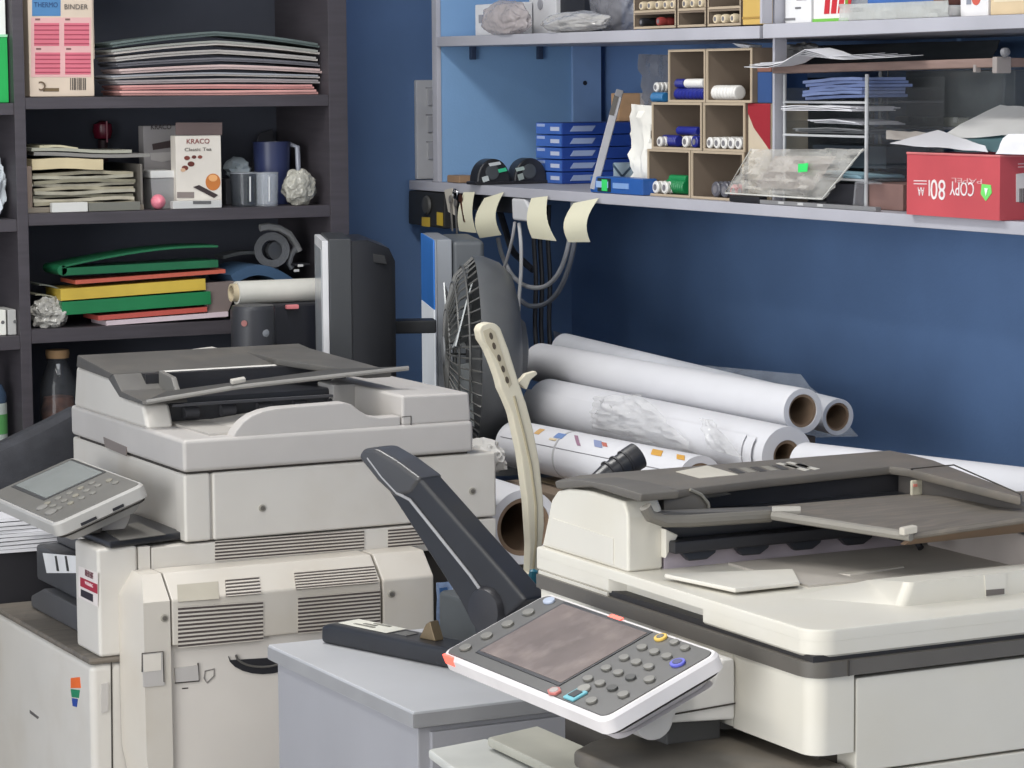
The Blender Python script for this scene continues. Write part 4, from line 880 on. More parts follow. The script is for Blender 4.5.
for i, (x0, x1) in enumerate(((634, 676), (678, 706), (708, 741))):
    bin_up(x0, x1, ZB, ZB+.034, ('low cardboard bin with red and black ends under the cream coils', 'low cardboard bin in the middle of the upper board', 'low cardboard bin with cream coil ends beside the yellow folder')[i])
    bin_up(x0, x1, ZB+.0345, ZB+.16, ('tall cardboard bin of cream coils beside the cloudy bag', 'tall cardboard bin of cream coils in the middle', 'tall cardboard bin of cream coils beside the yellow folder')[i])
def cup(px, z, mat, label, group): 
    y = ub(px, X=3.026); comb(V((3.026, y, z)), V((3.15, y, z)), .0095, mat, label, group, 6)
for px in (641, 649, 657, 665, 672): cup(px, ZB+.0345+.0145, CC, 'cream coil end in the tall bin beside the cloudy bag', 'cream coils in the bin by the cloudy bag')
for px in (684, 692, 700): cup(px, ZB+.0345+.0145, CC, 'cream coil end in the middle tall bin', 'cream coils in the middle tall bin')
for px in (643, 660): cup(px-2, ZB+.0145, C(150, 60, 56) if px > 650 else BLACK, 'red coil end in the low bin' if px > 650 else 'black coil end in the low bin', None)
for px in (715, 723, 732): cup(px, ZB+.0145, CC, 'cream coil end in the low bin beside the yellow folder', 'cream coils in the low bin')
yf = thing('magazine_file', 'yellow card file standing against the post on the upper board', 'file', (3.1, ub(752), ZB))
obj('body', B().box((3.03, ub(764, X=3.03), ZB), (3.2, ub(742.5, X=3.03), ZB+.16), .002), C(206, 172, 96), yf)
obj('fold', B().box((3.0285, ub(764, X=3.03), ZB+.012), (3.03, ub(742.5, X=3.03), ZB+.016)), C(170, 136, 70), yf)
# bay beyond the post
ZC = 1.755
a_, b_ = min(ub(782, 12), 4.792), ub(812, 12)
w1 = thing('white_box', 'white box with small black print beside the post on the upper board', 'box', (3.08, (a_+b_)/2, ZC))
obj('carton', B().box((3.05, b_+.004, ZC), (3.2, a_, ZC+.14), .003), C(226, 226, 226), w1)
obj('print', B().box((3.0492, b_+.02, ZC+.045), (3.05, b_+.055, ZC+.055)), C(70, 70, 74), w1)
obj('print', B().box((3.0492, b_+.04, ZC+.028), (3.05, b_+.06, ZC+.032)), C(110, 110, 112), w1)
obj('print', B().box((3.0492, b_+.06, ZC+.006), (3.05, b_+.1, ZC+.011)), C(120, 120, 122), w1)
a_, b_ = ub(813, 12), ub(849, 12)
w2 = thing('red_white_box', 'white box with red stripes and a green foot on the upper board', 'box', (3.08, (a_+b_)/2, ZC))
obj('carton', B().box((3.05, b_, ZC), (3.2, a_, ZC+.14), .003), C(230, 228, 224), w2)
obj('green_foot', B().box((3.0485, b_, ZC), (3.05, a_, ZC+.007)), C(120, 190, 80), w2)
for k in range(4):
    y = a_-.04-.024*k
    obj('red_stripe', B().prism([V((3.049, y, ZC+.016)), V((3.049, y-.018, ZC+.016)), V((3.049, y-.03-.004*k, ZC+.139)), V((3.049, y-.018-.004*k, ZC+.139))], (.001, 0, 0)), C(196, 44, 52), w2)
obj('side_print', B().box((3.0488, b_+.002, ZC+.03), (3.0498, b_+.012, ZC+.13)), C(120, 150, 60), w2)
pk2 = thing('ream_pack', 'plastic wrapped paper pack with a blue cover on the upper board', 'pack', (3.1, ub(905), ZC))
a_, b_ = ub(850, 12), ub(958, 12)
obj('paper', B().box((3.03, b_, ZC), (3.22, a_-.03, ZC+.022), .006, 3), C(206, 206, 204), pk2)
obj('cover', B().box((3.04, b_+.06, ZC+.0225), (3.21, a_-.07, ZC+.05), .006), C(62, 104, 170), pk2)
obj('dark_edge', B().box((3.036, b_+.03, ZC+.0225), (3.21, b_+.059, ZC+.05), .004), C(120, 76, 66), pk2)
obj('wrap', crumple([V((3.026, a_, ZC+.032)), V((3.026, b_-.005, ZC+.03)), V((3.024, b_-.01, ZC+.001)), V((3.024, a_, ZC+.001))], 20, 4, .005, 14, .001), M('pack_wrap', (204, 206, 202), .2, .04, 12, alpha=.6, bump=.5, bscale=30), pk2)
a_, b_ = ub(960, 10), ub(988, 10)
w3 = thing('white_box', 'white box with a red mark and grey letters beyond the paper pack', 'box', (3.1, (a_+b_)/2, ZC))
obj('carton', B().box((3.05, b_, ZC), (3.2, a_, ZC+.1), .003), C(228, 226, 226), w3)
obj('red_mark', B().lathe([(.013, 0), (.013, .001)], (3.05, b_+.035, ZC+.033), (-1, 0, 0), 16), C(206, 96, 80), w3)
obj('print', B().box((3.0492, b_+.05, ZC+.022), (3.05, a_-.02, ZC+.034)), C(140, 144, 156), w3)
a_, b_ = ub(990, 10), ub(1045, 10)
w4 = thing('cream_box', 'cream carton lying at the end of the upper board', 'box', (3.1, (a_+b_)/2, ZC+.001))
obj('carton', B().box((3.05, b_, ZC+.001), (3.2, a_, ZC+.06), .003), C(214, 192, 156), w4)
obj('label', B().box((3.0492, a_-.1, ZC+.024), (3.05, a_-.012, ZC+.055)), C(226, 212, 184), w4)

# ------------------------------------------------- under the lower board
def note(pts, label, seed, curl):
    q = ats(pts, X=2.996); tl, tr_, br, bl = q; g = []
    for i in range(9):
        v = i/8; row = []
        for j in range(5):
            u = j/4; p = tl.lerp(tr_, u).lerp(bl.lerp(br, u), v)
            row.append(p+V((-.004-.022*sin(pi*v*.9)*abs(curl)+.006*curl*(u-.5)*v*2, 0, 0)))
        g.append(row)
    r = single('hanging_note', label, 'note', B().sheet(g, .0008), M('cream_note_paper', (226, 222, 196), .8, .02, 8)); return r
note([(465, 192), (476, 192), (478, 233), (463, 231)], 'narrow cream note hanging beside the keys', 1, .5)
note([(486, 198), (505, 192), (503, 235), (486, 238)], 'cream note curling away from the narrow one, hanging from the board', 2, 1)
note([(533, 198), (549, 196), (558, 241), (537, 238)], 'cream note hanging between the white plug and the dark cables', 3, .7)
note([(575, 203), (600, 198), (592, 242), (575, 242)], 'wide cream note hanging alone beyond the cables', 4, 1)
ad = thing('hanging_adapter', 'black power adapter with yellow stickers under the end of the board', 'adapter', (3.03, 6.42, 1.25))
q = ats([(408, 186), (444, 188), (444, 229), (408, 224)], X=3.0)
obj('case', B().prism([V((3.0, p.y, min(p.z, 1.372))) for p in q], (.07, 0, 0), .005), C(46, 46, 46, .5), ad)
obj('lens', B().lathe([(.02, 0), (.024, .003), (.02, .008), (.008, .01)], at(428, 205, X=3.0), (-1, 0, 0), 20), C(72, 72, 70), ad)
obj('yellow_sticker', recess(B(), ats([(422, 217), (430, 217.5), (430, 227), (422, 226)], X=2.999)), C(206, 174, 66), ad)
obj('yellow_sticker', recess(B(), ats([(437, 212), (443, 213), (443, 226), (437, 225)], X=2.999)), C(200, 170, 60), ad)
ky = thing('hanging_keys', 'bunch of keys hanging from the end of the lower board', 'keys', at(455, 200, X=2.99))
hk = at(455, 189, X=2.992)
obj('ring', B().tube([hk+V((0, .012*cos(2*pi*i/16), -.012+.012*sin(2*pi*i/16))) for i in range(17)], .0016, 6), CHROME, ky)
for k, (x0, y0_, x1, y1_, c) in enumerate(((450, 196, 452, 231, (176, 170, 160)), (455, 200, 457, 240, (150, 146, 140)), (460, 195, 464, 222, (96, 62, 50)))):
    p, q_ = at(x0, y0_, X=2.988-.004*k), at(x1, y1_, X=2.988-.004*k); d = (q_-p)
    obj('key', B().prism([p+V((0, .009*cos(t), .010*sin(t)-.008)) for t in [2*pi*i/12 for i in range(12)]], (.002, 0, 0)).obox(p+V((0, -.003, -.014)), d+V((0, 0, .014)), V((0, .006, 0)), V((.002, 0, 0))).obox(q_+V((0, .002, .004)), V((0, 0, .012)), V((0, .004, 0)), V((.002, 0, 0))), C(*c, .35, metal=.6), ky)
obj('key_fob', B().prism(ats([(444, 190), (452, 188), (456, 216), (448, 212)], X=2.994), (.003, 0, 0), .001), C(196, 190, 178), ky)
ps = thing('power_strip', 'dark power strip with a white plug fixed below the lower board', 'power strip', (3.05, 6.0, 1.33))
q = ats([(468, 198), (527, 198)], X=3.03)
obj('strip', B().box((3.03, q[1].y, 1.333), (3.08, q[0].y, 1.373), .004), C(52, 54, 60), ps)
pl_ = ats([(511, 196), (524, 196), (531, 212), (527, 222), (512, 220)], X=3.0)
obj('plug', B().prism([V((p.x, p.y, min(p.z, 1.372))) for p in pl_], (.03, 0, 0), .006, 3), C(206, 206, 208), ps)
def cable(name, label, pts, X, r, mat, off=0):
    P = ats(pts, X=X); out = []
    for i in range(len(P)-1):                      # Catmull-Rom smoothing
        p0, p1, p2, p3 = P[max(i-1, 0)], P[i], P[i+1], P[min(i+2, len(P)-1)]
        for k in range(6):
            t = k/6; out.append(.5*((2*p1)+(p2-p0)*t+(2*p0-5*p1+4*p2-p3)*t*t+(3*p1-p0-3*p2+p3)*t**3))
    out.append(P[-1]); return single(name, label, 'cable', B().tube(out, r, 8), mat)
GC = C(150, 152, 156, .5); KC = C(38, 40, 46, .5)
cable('hanging_cable', 'white cable running down from the plug', [(519, 223), (521, 245), (521, 272), (519, 300), (518, 330)], 3.018, .0045, C(196, 196, 196))
cable('hanging_cable', 'pale cable looping from the plug towards the fan', [(515, 222), (512, 240), (506, 262), (498, 285), (494, 300)], 3.012, .004, C(176, 176, 178))
cable('hanging_cable', 'grey cable hanging in a loop below the cream notes', [(498, 238), (502, 255), (512, 275), (526, 286), (543, 287), (556, 277), (565, 258), (571, 230), (573, 200)], 3.04, .0055, GC)
cable('hanging_cable', 'dark grey cable hanging in the deeper loop', [(520, 300), (530, 306), (545, 304), (558, 292), (568, 270), (575, 240), (578, 204)], 3.05, .006, C(96, 100, 108))
for k, x in enumerate((535, 541, 549)):
    cable('hanging_cable', ('black cable hanging straight down beside the white one', 'black cable in the middle of the straight bundle', 'black cable at the wall side of the straight bundle')[k], [(x, 205), (x-1, 240), (x+1, 280), (x, 320), (x+1, 345)], 3.09+.02*k, .006, KC)
cable('hanging_cable', 'thick black cord falling from the strip behind the fan', [(500, 212), (505, 228), (512, 250), (524, 262), (533, 270)], 3.1, .008, KC)
swp = thing('switch_plate', 'tall white three gang switch plate on the navy wall beside the shelf', 'switch', (3.06, 6.49, 1.39))
q0, q1 = at(415, 80, Y=6.49), at(437.5, 181, Y=6.49)
obj('plate', B().box((q0.x, 6.484, ZL-.0), (min(q1.x, 3.095), YB-.0005, q0.z), .004), C(206, 206, 208), swp)
for k in range(3):
    z = q0.z-.042-.068*k; obj('rocker', B().box((q0.x+.03, 6.478, z-.022), (q0.x+.045, 6.4845, z+.018), .002), C(186, 186, 190), swp)
    obj('rocker_groove', B().tube([(q0.x+.026, 6.4835, z+.022), (q0.x+.049, 6.4835, z+.022), (q0.x+.049, 6.4835, z-.026)], .0012, 5), C(130, 130, 136), swp)
# -------------------------------------------------------------- bookshelf
YS = 6.14; YBK = 6.47
bsx0, bsx1 = 1.08, 2.690
bs = thing('bookshelf', 'tall black brown bookshelf against the navy wall behind the copier', 'bookshelf', (1.9, 6.3, 0))
for x0, x1 in ((2.642, 2.690), (1.878, 1.904), (bsx0, bsx0+.045)):
    obj('upright', B().box((x0, YS, 0), (x1, YBK, 2.2), .0015), DARKW, bs)
obj('back_board', B().box((bsx0, YBK, 0), (bsx1, YBK+.012, 2.2)), DARKB, bs)
Z1, Z2, Z3, Z4 = 1.617, 1.357, 1.095, .83
for z, t in ((Z1, .027), (Z2, .028), (Z3, .032), (Z4, .028), (.56, .028), (.28, .028), (.08, .028), (2.0, .028), (2.2, .028)):
    for x0, x1 in ((1.904, 2.642), (bsx0+.045, 1.878)):
        dz = -.004 if x0 < 1.5 else 0
        obj('shelf_board', B().box((x0+.0004, YS+.002, z-t+dz*3), (x1-.0004, YBK, z+dz*3-.0008), .001), DARKW, bs)

def bxy(px, Y, py=100): return at(px, py, Y=Y).x
# ---- pink binder box
pa_, pb_2 = bxy(29, 6.17, 60), bxy(94, 6.17, 60)
pk_ = thing('binder_box', 'tall cream and pink box with ruled panels on the bookshelf', 'box', ((pa_+pb_2)/2, 6.26, Z1))
obj('carton', B().box((pa_, 6.17, Z1), (pb_2, 6.36, Z1+.30), .003), C(206, 190, 172), pk_)
def pq(x0, y0, x1, y1, t=.0008, Y=6.17): return recess(B(), ats([(x0, y0), (x1, y0), (x1, y1), (x0, y1)], Y=Y), t)
obj('blue_panel', pq(32, -8, 60.5, 16), C(74, 124, 170), pk_)
obj('pink_panel', pq(31, 17.5, 91, 77), C(212, 168, 166), pk_)
for x0, y0, x1, y1 in ((34, 23, 59, 46), (64, 23, 89, 46), (35, 52.5, 60, 74.5), (65, 52.5, 90.5, 74.5)):
    g = obj('ruled_panel', pq(x0, y0, x1, y1, .0012), C(204, 108, 124), pk_)
    for k in range(5): obj('rule_line', pq(x0, y0+2+(y1-y0-3)*k/4.4, x1, y0+3+(y1-y0-3)*k/4.4, .0018), C(150, 60, 78), g)
    obj('panel_title', pq(x0+1, y0-4.5, x0+6, y0-2.6, .0012), C(120, 90, 86), pk_)
obj('logo_ring', B().ring(at(41, 86, Y=6.17), at(41, 86, Y=6.1685), .0105, .0068, 24), C(96, 76, 56), pk_)
obj('logo_bar', pq(43, 88, 59, 91.5), C(110, 92, 66), pk_)
for k in range(9): obj('barcode', pq(70+1.8*k, 78, 70.9+1.8*k+(k % 3)*.3, 90), C(90, 82, 74), pk_)
text('lettering', 'THERMO', at(46, 5, Y=6.1685), (1, 0, 0), (0, 0, 1), .016, C(36, 66, 110), pk_, .055)
text('lettering', 'BINDER', at(76, 7, Y=6.1685), (1, 0, 0), (0, 0, 1), .016, C(96, 92, 88), pk_, .055)
obj('open_flap', B().obox((pb_2+.001, 6.18, Z1+.085), (.004, 0, 0), (0, .1, 0), (0, 0, .22)), C(196, 180, 164), pk_)
# ---- green and white binder
x0_, x1_ = bxy(-28, 6.17, 60), bxy(8, 6.17, 60)
gb = thing('green_binder', 'green and white box file at the edge of the bookshelf', 'box file', ((x0_+x1_)/2, 6.26, Z1-.012))
obj('lower_half', B().box((x0_, 6.17, Z1-.012), (x1_, 6.38, at(0, 36, Y=6.17).z), .002), C(26, 160, 78), gb)
obj('upper_half', B().box((x0_, 6.17, at(0, 35.4, Y=6.17).z), (x1_-.003, 6.38, Z1+.25), .002), C(222, 226, 222), gb)
obj('rim', B().box((x0_, 6.1685, at(0, 37, Y=6.17).z), (x1_, 6.17, at(0, 34.5, Y=6.17).z)), C(150, 210, 170), gb)
# ---- stack of creased folders on the upper shelf
def folder(px0, px1, zb0, th, arch, Y, D, mat, label, skew=0, edge=None):
    th *= .92; x0, x1 = bxy(px0+7, Y, 70), bxy(px1, Y, 70)
    r = thing('paper_folder', label, 'folder', ((x0+x1)/2, Y+D/2, zb0), 'creased folders in the stack')
    for s_ in range(2):
        g = []
        for i in range(4):
            row = []
            for j in range(19):
                u = j/18; h = arch*1.25*(1-.55*abs(2*u-1)-.45*abs(2*u-1)**2)+.0004*sin(u*7+zb0*300)+.0006+skew*(u-.5)
                row.append(V((x0+(x1-x0)*u+.006*s_, Y+D*i/3+.004*s_, zb0+h+th*(.48-.48*s_))))
            g.append(row)
        obj('cover', B().sheet(g, th*.44), mat if not (edge and s_) else edge, r)
    return r
fl_ = [(112, 316, .0, .0128, .000, (212, 160, 154), 'bottom pink folder of the creased stack, lying flat'),
       (113, 312, .0135, .0115, .001, (204, 150, 146), 'second pink folder from the bottom of the creased stack'),
       (108, 318, .026, .010, .003, (176, 170, 170), 'thin grey folder right above the pink ones'),
       (104, 318, .0375, .009, .006, (150, 152, 158), 'pale folder with a white edge in the middle of the creased stack'),
       (112, 320, .050, .012, .008, (198, 176, 172), 'dusty rose folder in the middle of the creased stack'),
       (109, 318, .065, .010, .011, (112, 112, 118), 'dark grey folder in the upper half of the creased stack'),
       (108, 316, .078, .011, .014, (166, 162, 158), 'grey white folder third from the top of the creased stack'),
       (105, 318, .094, .012, .017, (148, 150, 144), 'arched pale folder under the topmost green grey one'),
       (104, 318, .1095, .012, .022, (92, 104, 102), 'topmost green grey folder of the creased stack, arched')]
for k, (a, b_, dz, th, ar, c, lab) in enumerate(fl_):
    folder(a, b_, Z1+dz, th, ar, 6.17+.006*(k % 3), .13, C(*c, .6, var=.05), lab, -.0012, C(196, 190, 184, .6) if k in (3, 6, 7) else None)
# ---- second shelf
tx0, tx1 = bxy(27, 6.165, 180), bxy(143, 6.165, 180)
tb = thing('paper_tray', 'wooden tray heaped with plastic sleeves and envelopes on the bookshelf', 'tray', ((tx0+tx1)/2, 6.3, Z2))
obj('tray_floor', B().box((tx0, 6.165, Z2), (tx1, 6.42, Z2+.005)), C(116, 106, 96), tb)
obj('tray_end', B().box((tx0, 6.165, Z2+.005), (tx0+.012, 6.42, Z2+.105), .002), C(128, 112, 100), tb)
obj('tray_end', B().box((tx1-.006, 6.165, Z2+.005), (tx1, 6.42, Z2+.105), .002), C(104, 100, 94), tb)
obj('tray_lip', B().box((tx0, 6.163, Z2), (tx1, 6.166, Z2+.012)), C(122, 114, 102), tb)
rnd = random.Random(11)
sl_ = thing('sleeve_bundle', 'bundle of creased olive plastic sleeves inside the wooden tray', 'sleeves', ((tx0+tx1)/2, 6.28, Z2+.006))
for k in range(9):
    g = [[V((tx0+.018+(tx1-tx0-.036)*j/14+rnd.uniform(-.002, .002), 6.172+.004*(k % 3)+.08*i, Z2+.014+.0085*k+rnd.uniform(-.0006, .0006)+.002*sin(j*.45+k*2.9))) for j in range(15)] for i in range(3)]
    obj('sleeve', B().sheet(g, .0076), C(*((150, 144, 124), (174, 168, 150), (128, 124, 106), (160, 156, 140))[k % 4], .4, var=.1, scale=20), sl_)
def env(px0, px1, z, th, tilt, mat, label, Y=6.168, cat='envelope'):
    x0, x1 = bxy(px0, Y, 160), bxy(px1, Y, 160)
    g = [[V((x0+(x1-x0)*j/8, Y+.09*i, z+tilt*(j/8)+.0018*sin(j*.8+z*500))) for j in range(9)] for i in range(3)]
    return single('paper_envelope', label, cat, B().sheet(g, th), mat)
env(32, 103, Z2+.098, .024, -.003, C(196, 182, 148, .8), 'thick cream envelope lying on the wooden tray')
env(34, 150, Z2+.1275, .008, -.0085, C(128, 126, 122, .6), 'grey plastic folder sloping over the cream envelope')
env(32, 132, Z2+.1385, .007, -.008, C(160, 160, 146, .6), 'pale folder sloping on top of the wooden tray')
env(40, 78, Z2+.1475, .005, -.006, C(184, 178, 152, .7), 'small cream flap on top of the sloping folders', 6.18)
single('white_card_box', 'flat white card box at the front of the wooden tray', 'box', B().box((bxy(51, 6.15, 205), 6.143, Z2), (bxy(87, 6.15, 205), 6.16, Z2+.022), .002), C(204, 204, 200))
single('grey_card_box', 'flat dark box beside the white one before the wooden tray', 'box', B().box((bxy(88, 6.15, 205), 6.146, Z2), (bxy(140, 6.15, 205), 6.16, Z2+.02), .002), C(112, 112, 104))
p = at(112, 150, Y=6.38)
rp2 = thing('red_stamp', 'dark red round stamp standing behind the wooden tray', 'stamp', (p.x, 6.44, Z2))
obj('stamp_stem', B().cyl((p.x, 6.445, Z2), (p.x, 6.445, Z2+.155), .012), C(60, 40, 46), rp2)
obj('red_head', B().lathe([(.004, 0), (.02, .004), (.024, .02), (.022, .038), (.008, .046)], (p.x, 6.445, Z2+.155), (0, 0, 1), 20), C(118, 30, 52, .25), rp2)
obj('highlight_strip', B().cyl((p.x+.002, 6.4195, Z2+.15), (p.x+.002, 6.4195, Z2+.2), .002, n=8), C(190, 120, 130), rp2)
# boxes of glasses
def gbox(px0, px1, Y, h, label, front, lean=0):
    x0, x1 = bxy(px0, Y, 170), bxy(px1, Y, 170)
    r = thing('glassware_box', label, 'box', ((x0+x1)/2, Y+.04, Z2+.012))
    obj('carton', B().prism([V((x0, Y, Z2+.0)), V((x1, Y, Z2+.0)), V((x1, Y+.035, Z2)), V((x0, Y+.035, Z2))], (0, 0, h), .002), front, r)
    return r, x0, x1
g1, x0, x1 = gbox(176, 221.5, 6.17, .168, 'white carton with printed chocolates and round glass on the bookshelf', C(216, 210, 200))
YG = 6.17
obj('brown_top', pq(175.5, 122.5, 222, 135, .001, YG), C(96, 82, 80), g1)
text('lettering', 'KRACO', at(198, 141.5, Y=YG-.0008), (1, 0, 0), (0, 0, 1), .016, C(130, 40, 36), g1, .056)
text('lettering', 'Classic Tea', at(198, 149.5, Y=YG-.0008), (1, 0, 0), (0, 0, 1), .011, C(96, 90, 84), g1, .066)
for k, (x, y, r_, c) in enumerate(((185, 168, 3.4, (110, 52, 40)), (191, 164, 3.6, (96, 44, 34)), (187, 158, 3, (120, 60, 50)), (194, 157, 2.4, (96, 50, 44)), (200, 157, 2.4, (130, 70, 60)), (183, 170, 2.6, (206, 170, 140)))):
    obj('printed_chocolate', B().prism([at(x+r_*cos(2*pi*i/10), y+r_*.75*sin(2*pi*i/10), Y=YG-.0004-.0001*k) for i in range(10)], (0, -.0004, 0)), C(*c), g1)
obj('printed_glass', B().prism([at(213+7.5*cos(2*pi*i/20), 182+8.5*sin(2*pi*i/20), Y=YG-.0004) for i in range(20)], (0, -.0005, 0)), C(190, 116, 56), g1)
obj('printed_highlight', B().prism([at(213+4.5*cos(2*pi*i/14), 178+3.5*sin(2*pi*i/14), Y=YG-.001) for i in range(14)], (0, -.0004, 0)), C(226, 168, 110), g1)
obj('printed_bar', B().prism(ats([(193, 187), (199, 185), (218, 195), (214, 198)], Y=YG-.0012), (0, -.0005, 0)), C(56, 46, 46), g1)
obj('bottom_band', pq(177, 192, 194, 198, .001, YG), C(130, 120, 116), g1)
g2, x0, x1 = gbox(144, 184, 6.27, .19, 'greyed carton with the same print behind the white one', C(150, 146, 146))
text('lettering', 'KRACO', at(161, 127, Y=6.269), (1, 0, 0), (0, 0, 1), .018, C(60, 52, 54), g2, .05)
obj('printed_bar', B().prism(ats([(152, 144), (172, 140), (174, 147), (153, 150)], Y=6.2692), (0, -.0005, 0)), C(66, 54, 54), g2)
obj('printed_plate', B().prism(ats([(150, 153), (172, 152), (172, 160), (162, 162), (151, 160)], Y=6.2692), (0, -.0005, 0)), C(176, 172, 170), g2)
fb_ = thing('flat_box', 'flat white and dark box lying under the front carton', 'box', (bxy(198, 6.15, 205), 6.15, Z2))
obj('carton', B().box((bxy(173, 6.146, 203), 6.146, Z2), (bxy(222, 6.146, 203), 6.166, Z2+.018), .002), C(196, 196, 194), fb_)
obj('dark_mark', pq(193, 201, 211, 204, .001, 6.146), C(96, 96, 96), fb_)
cn = thing('plastic_tub', 'small grey tub with a white lid between the tray and the cartons', 'tub', (bxy(162, 6.19, 190), 6.22, Z2))
x0, x1 = bxy(150, 6.19, 180), bxy(174.5, 6.19, 180)
obj('tub', B().loft([[V((x0+.006, 6.19, Z2)), V((x1, 6.19, Z2)), V((x1, 6.25, Z2)), V((x0+.006, 6.25, Z2))], [V((x0, 6.185, Z2+.07)), V((x1, 6.185, Z2+.07)), V((x1, 6.255, Z2+.07)), V((x0, 6.255, Z2+.07))]]), C(142, 142, 142, .4), cn)
obj('lid', B().box((x0-.001, 6.183, Z2+.0705), (x1, 6.257, Z2+.088), .003), C(206, 206, 204), cn)
p = at(160, 200, Y=6.15)
single('pink_ball', 'small pink ball at the shelf edge before the grey tub', 'ball', B().lathe([(.0005, -.0175), (.009, -.015), (.0155, -.008), (.0175, 0), (.0155, .008), (.009, .015), (.0005, .0175)], (p.x, 6.163, Z2+.0175), (0, -1, 0), 24), C(222, 128, 144, .4))
single('crumpled_paper', 'crumpled pale grey paper beside the white carton', 'paper', B().blob((bxy(237, 6.3, 165), 6.3, Z2+.085), (.032, .03, .026), .4, 2, 3, freq=2), C(156, 166, 172, .6))
single('grey_carton', 'low dark carton carrying the crumpled pale paper', 'box', B().box((bxy(224, 6.29, 180), 6.28, Z2), (bxy(250, 6.29, 180), 6.34, Z2+.062), .002), C(70, 70, 74))
def tumbler(px, Y, r, h, label, mat, base=None):
    x = bxy(px, Y, 190); t = thing('drinking_glass', label, 'glass', (x, Y, Z2))
    obj('wall', B().lathe([(r*.5, .006), (r*.86, .006), (r*.97, h), (r, h), (r*.92, .0), (r*.5, .0)], (x, Y, Z2), (0, 0, 1), 28), mat, t)
    obj('rim', B().ring((x, Y, Z2+h-.001), (x, Y, Z2+h+.0008), r, r*.95, 28), C(140, 144, 150, .1), t)
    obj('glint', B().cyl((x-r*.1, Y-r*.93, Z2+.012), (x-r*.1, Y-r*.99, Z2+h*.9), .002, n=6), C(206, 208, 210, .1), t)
    return t
tumbler(246, 6.2, .038, .078, 'dark smoky glass tumbler beside the white carton', M('smoky_glass', (70, 74, 80), .06, .05, 6, alpha=.55))
tumbler(266, 6.175, .03, .078, 'clear glass tumbler before the navy mug', GLASS)
x = bxy(272, 6.27, 170)
mg = thing('navy_mug', 'tall navy mug with a pale handle behind the clear tumbler', 'mug', (x, 6.27, Z2))
obj('mug_wall', B().lathe([(.02, .006), (.036, .006), (.043, .148), (.045, .148), (.039, 0), (.02, 0)], (x, 6.27, Z2), (0, 0, 1), 28), C(48, 56, 92, .35), mg)
obj('handle', B().tube([(x+.04, 6.262, Z2+.142), (x+.058, 6.25, Z2+.135), (x+.06, 6.25, Z2+.07), (x+.042, 6.26, Z2+.05)], .0065, 10), C(150, 154, 166, .2), mg)
single('dark_plate', 'dark plate leaning on the back board above the navy mug', 'plate', B().prism([V((bxy(240, 6.42, 150), 6.42, Z2)), V((bxy(280, 6.42, 150), 6.42, Z2)), V((bxy(276, 6.42, 140), 6.44, Z2+.175)), V((bxy(262, 6.42, 140), 6.44, Z2+.165))], (0, .008, 0), .002), C(58, 58, 64, .3))
p = at(299, 188, Y=6.18)
single('foil_bundle', 'ball of crumpled clear wrap at the end of the second bookshelf board', 'wrap', B().blob((p.x, 6.178, Z2+.0405), (.041, .028, .043), .22, 6, 4, flat=Z2, freq=2.2), M('crumpled_wrap', (168, 166, 156), .22, .14, 30, bump=1, bscale=60))
single('white_bag', 'white plastic bag at the edge of the bookshelf, beside the wooden tray', 'bag', B().blob((bxy(-9, 6.2, 150), 6.22, Z2-.012+.067), (.034, .05, .068), .3, 12, 4, flat=Z2-.012), C(200, 208, 214, .4))

# ---- third shelf
for k, (a, b_) in enumerate(((-8, 5.2), (6.4, 15.4))):
    x0, x1 = bxy(a, 6.16, 265), bxy(b_, 6.16, 265)
    r = thing('device_box', ('small white box with a dot at the bookshelf edge', 'small grey white box beside the upright of the bookshelf')[k], 'box', ((x0+x1)/2, 6.2, Z3-.012))
    z0 = Z3-.012
    obj('carton', B().box((x0, 6.16, z0), (x1-.0008, 6.25, z0+.058), .003), C(*((222, 222, 214), (172, 172, 170))[k]), r)
    obj('dot', B().lathe([(.004, 0), (.004, .001)], ((x0+x1)/2+.006, 6.16, z0+.03), (0, -1, 0), 12), C(96, 96, 96), r)
# document folders, coloured
def docfolder(px0, px1, z, th, mat, label, Y=6.15, D=.11, open_=0, tilt=0):
    x0, x1 = bxy(px0, Y, 300), bxy(px1, Y, 300)
    r = thing('document_folder', label, 'folder', ((x0+x1)/2, Y+D/2, z), 'coloured folders in the flat stack')
    def lay(zz0, t, lift):
        g = [[V((x0+(x1-x0)*j/12, Y+D*i/3, zz0+tilt*(j/12)+lift*sin(pi*min(1, j/12*.62+.0))) ) for j in range(13)] for i in range(4)]
        return B().sheet(g, t)
    if open_:
        obj('lower_cover', lay(z, th*.5, .0), mat, r); obj('upper_cover', lay(z+th*.53, th*.14, open_), mat, r)
        obj('spine', B().cyl((x0, Y, z+th*.36), (x0, Y+D, z+th*.36), th*.34, n=12), mat, r)
    else:
        obj('cover', lay(z, th, 0), mat, r)
    return r
GRN = M('green_folder', (34, 118, 72), .35, .05, 10); GRN2 = M('deep_green_folder', (30, 98, 64), .35, .05, 10); YEL = M('yellow_folder', (198, 170, 70), .4, .05, 10); REDF = C(184, 86, 76, .4)
docfolder(106, 228, Z3+.0, .011, C(206, 190, 196, .5), 'pale pink folder lowest of the coloured stack', tilt=.008)
docfolder(98, 207, Z3+.0125, .011, REDF, 'red folder above the pale pink one', tilt=.009)
docfolder(62, 211, Z3+.0285, .03, GRN, 'bright green folder between the red and the yellow one', tilt=.010)
docfolder(61, 206, Z3+.0615, .026, YEL, 'yellow folder in the coloured stack on the bookshelf', tilt=.011)
docfolder(76, 226, Z3+.0975, .009, C(184, 92, 74, .4), 'thin rust red folder above the yellow one', tilt=.012)
docfolder(63, 219, Z3+.1185, .034, GRN2, 'thick green folder on top of the coloured stack', open_=.03, tilt=.0055)
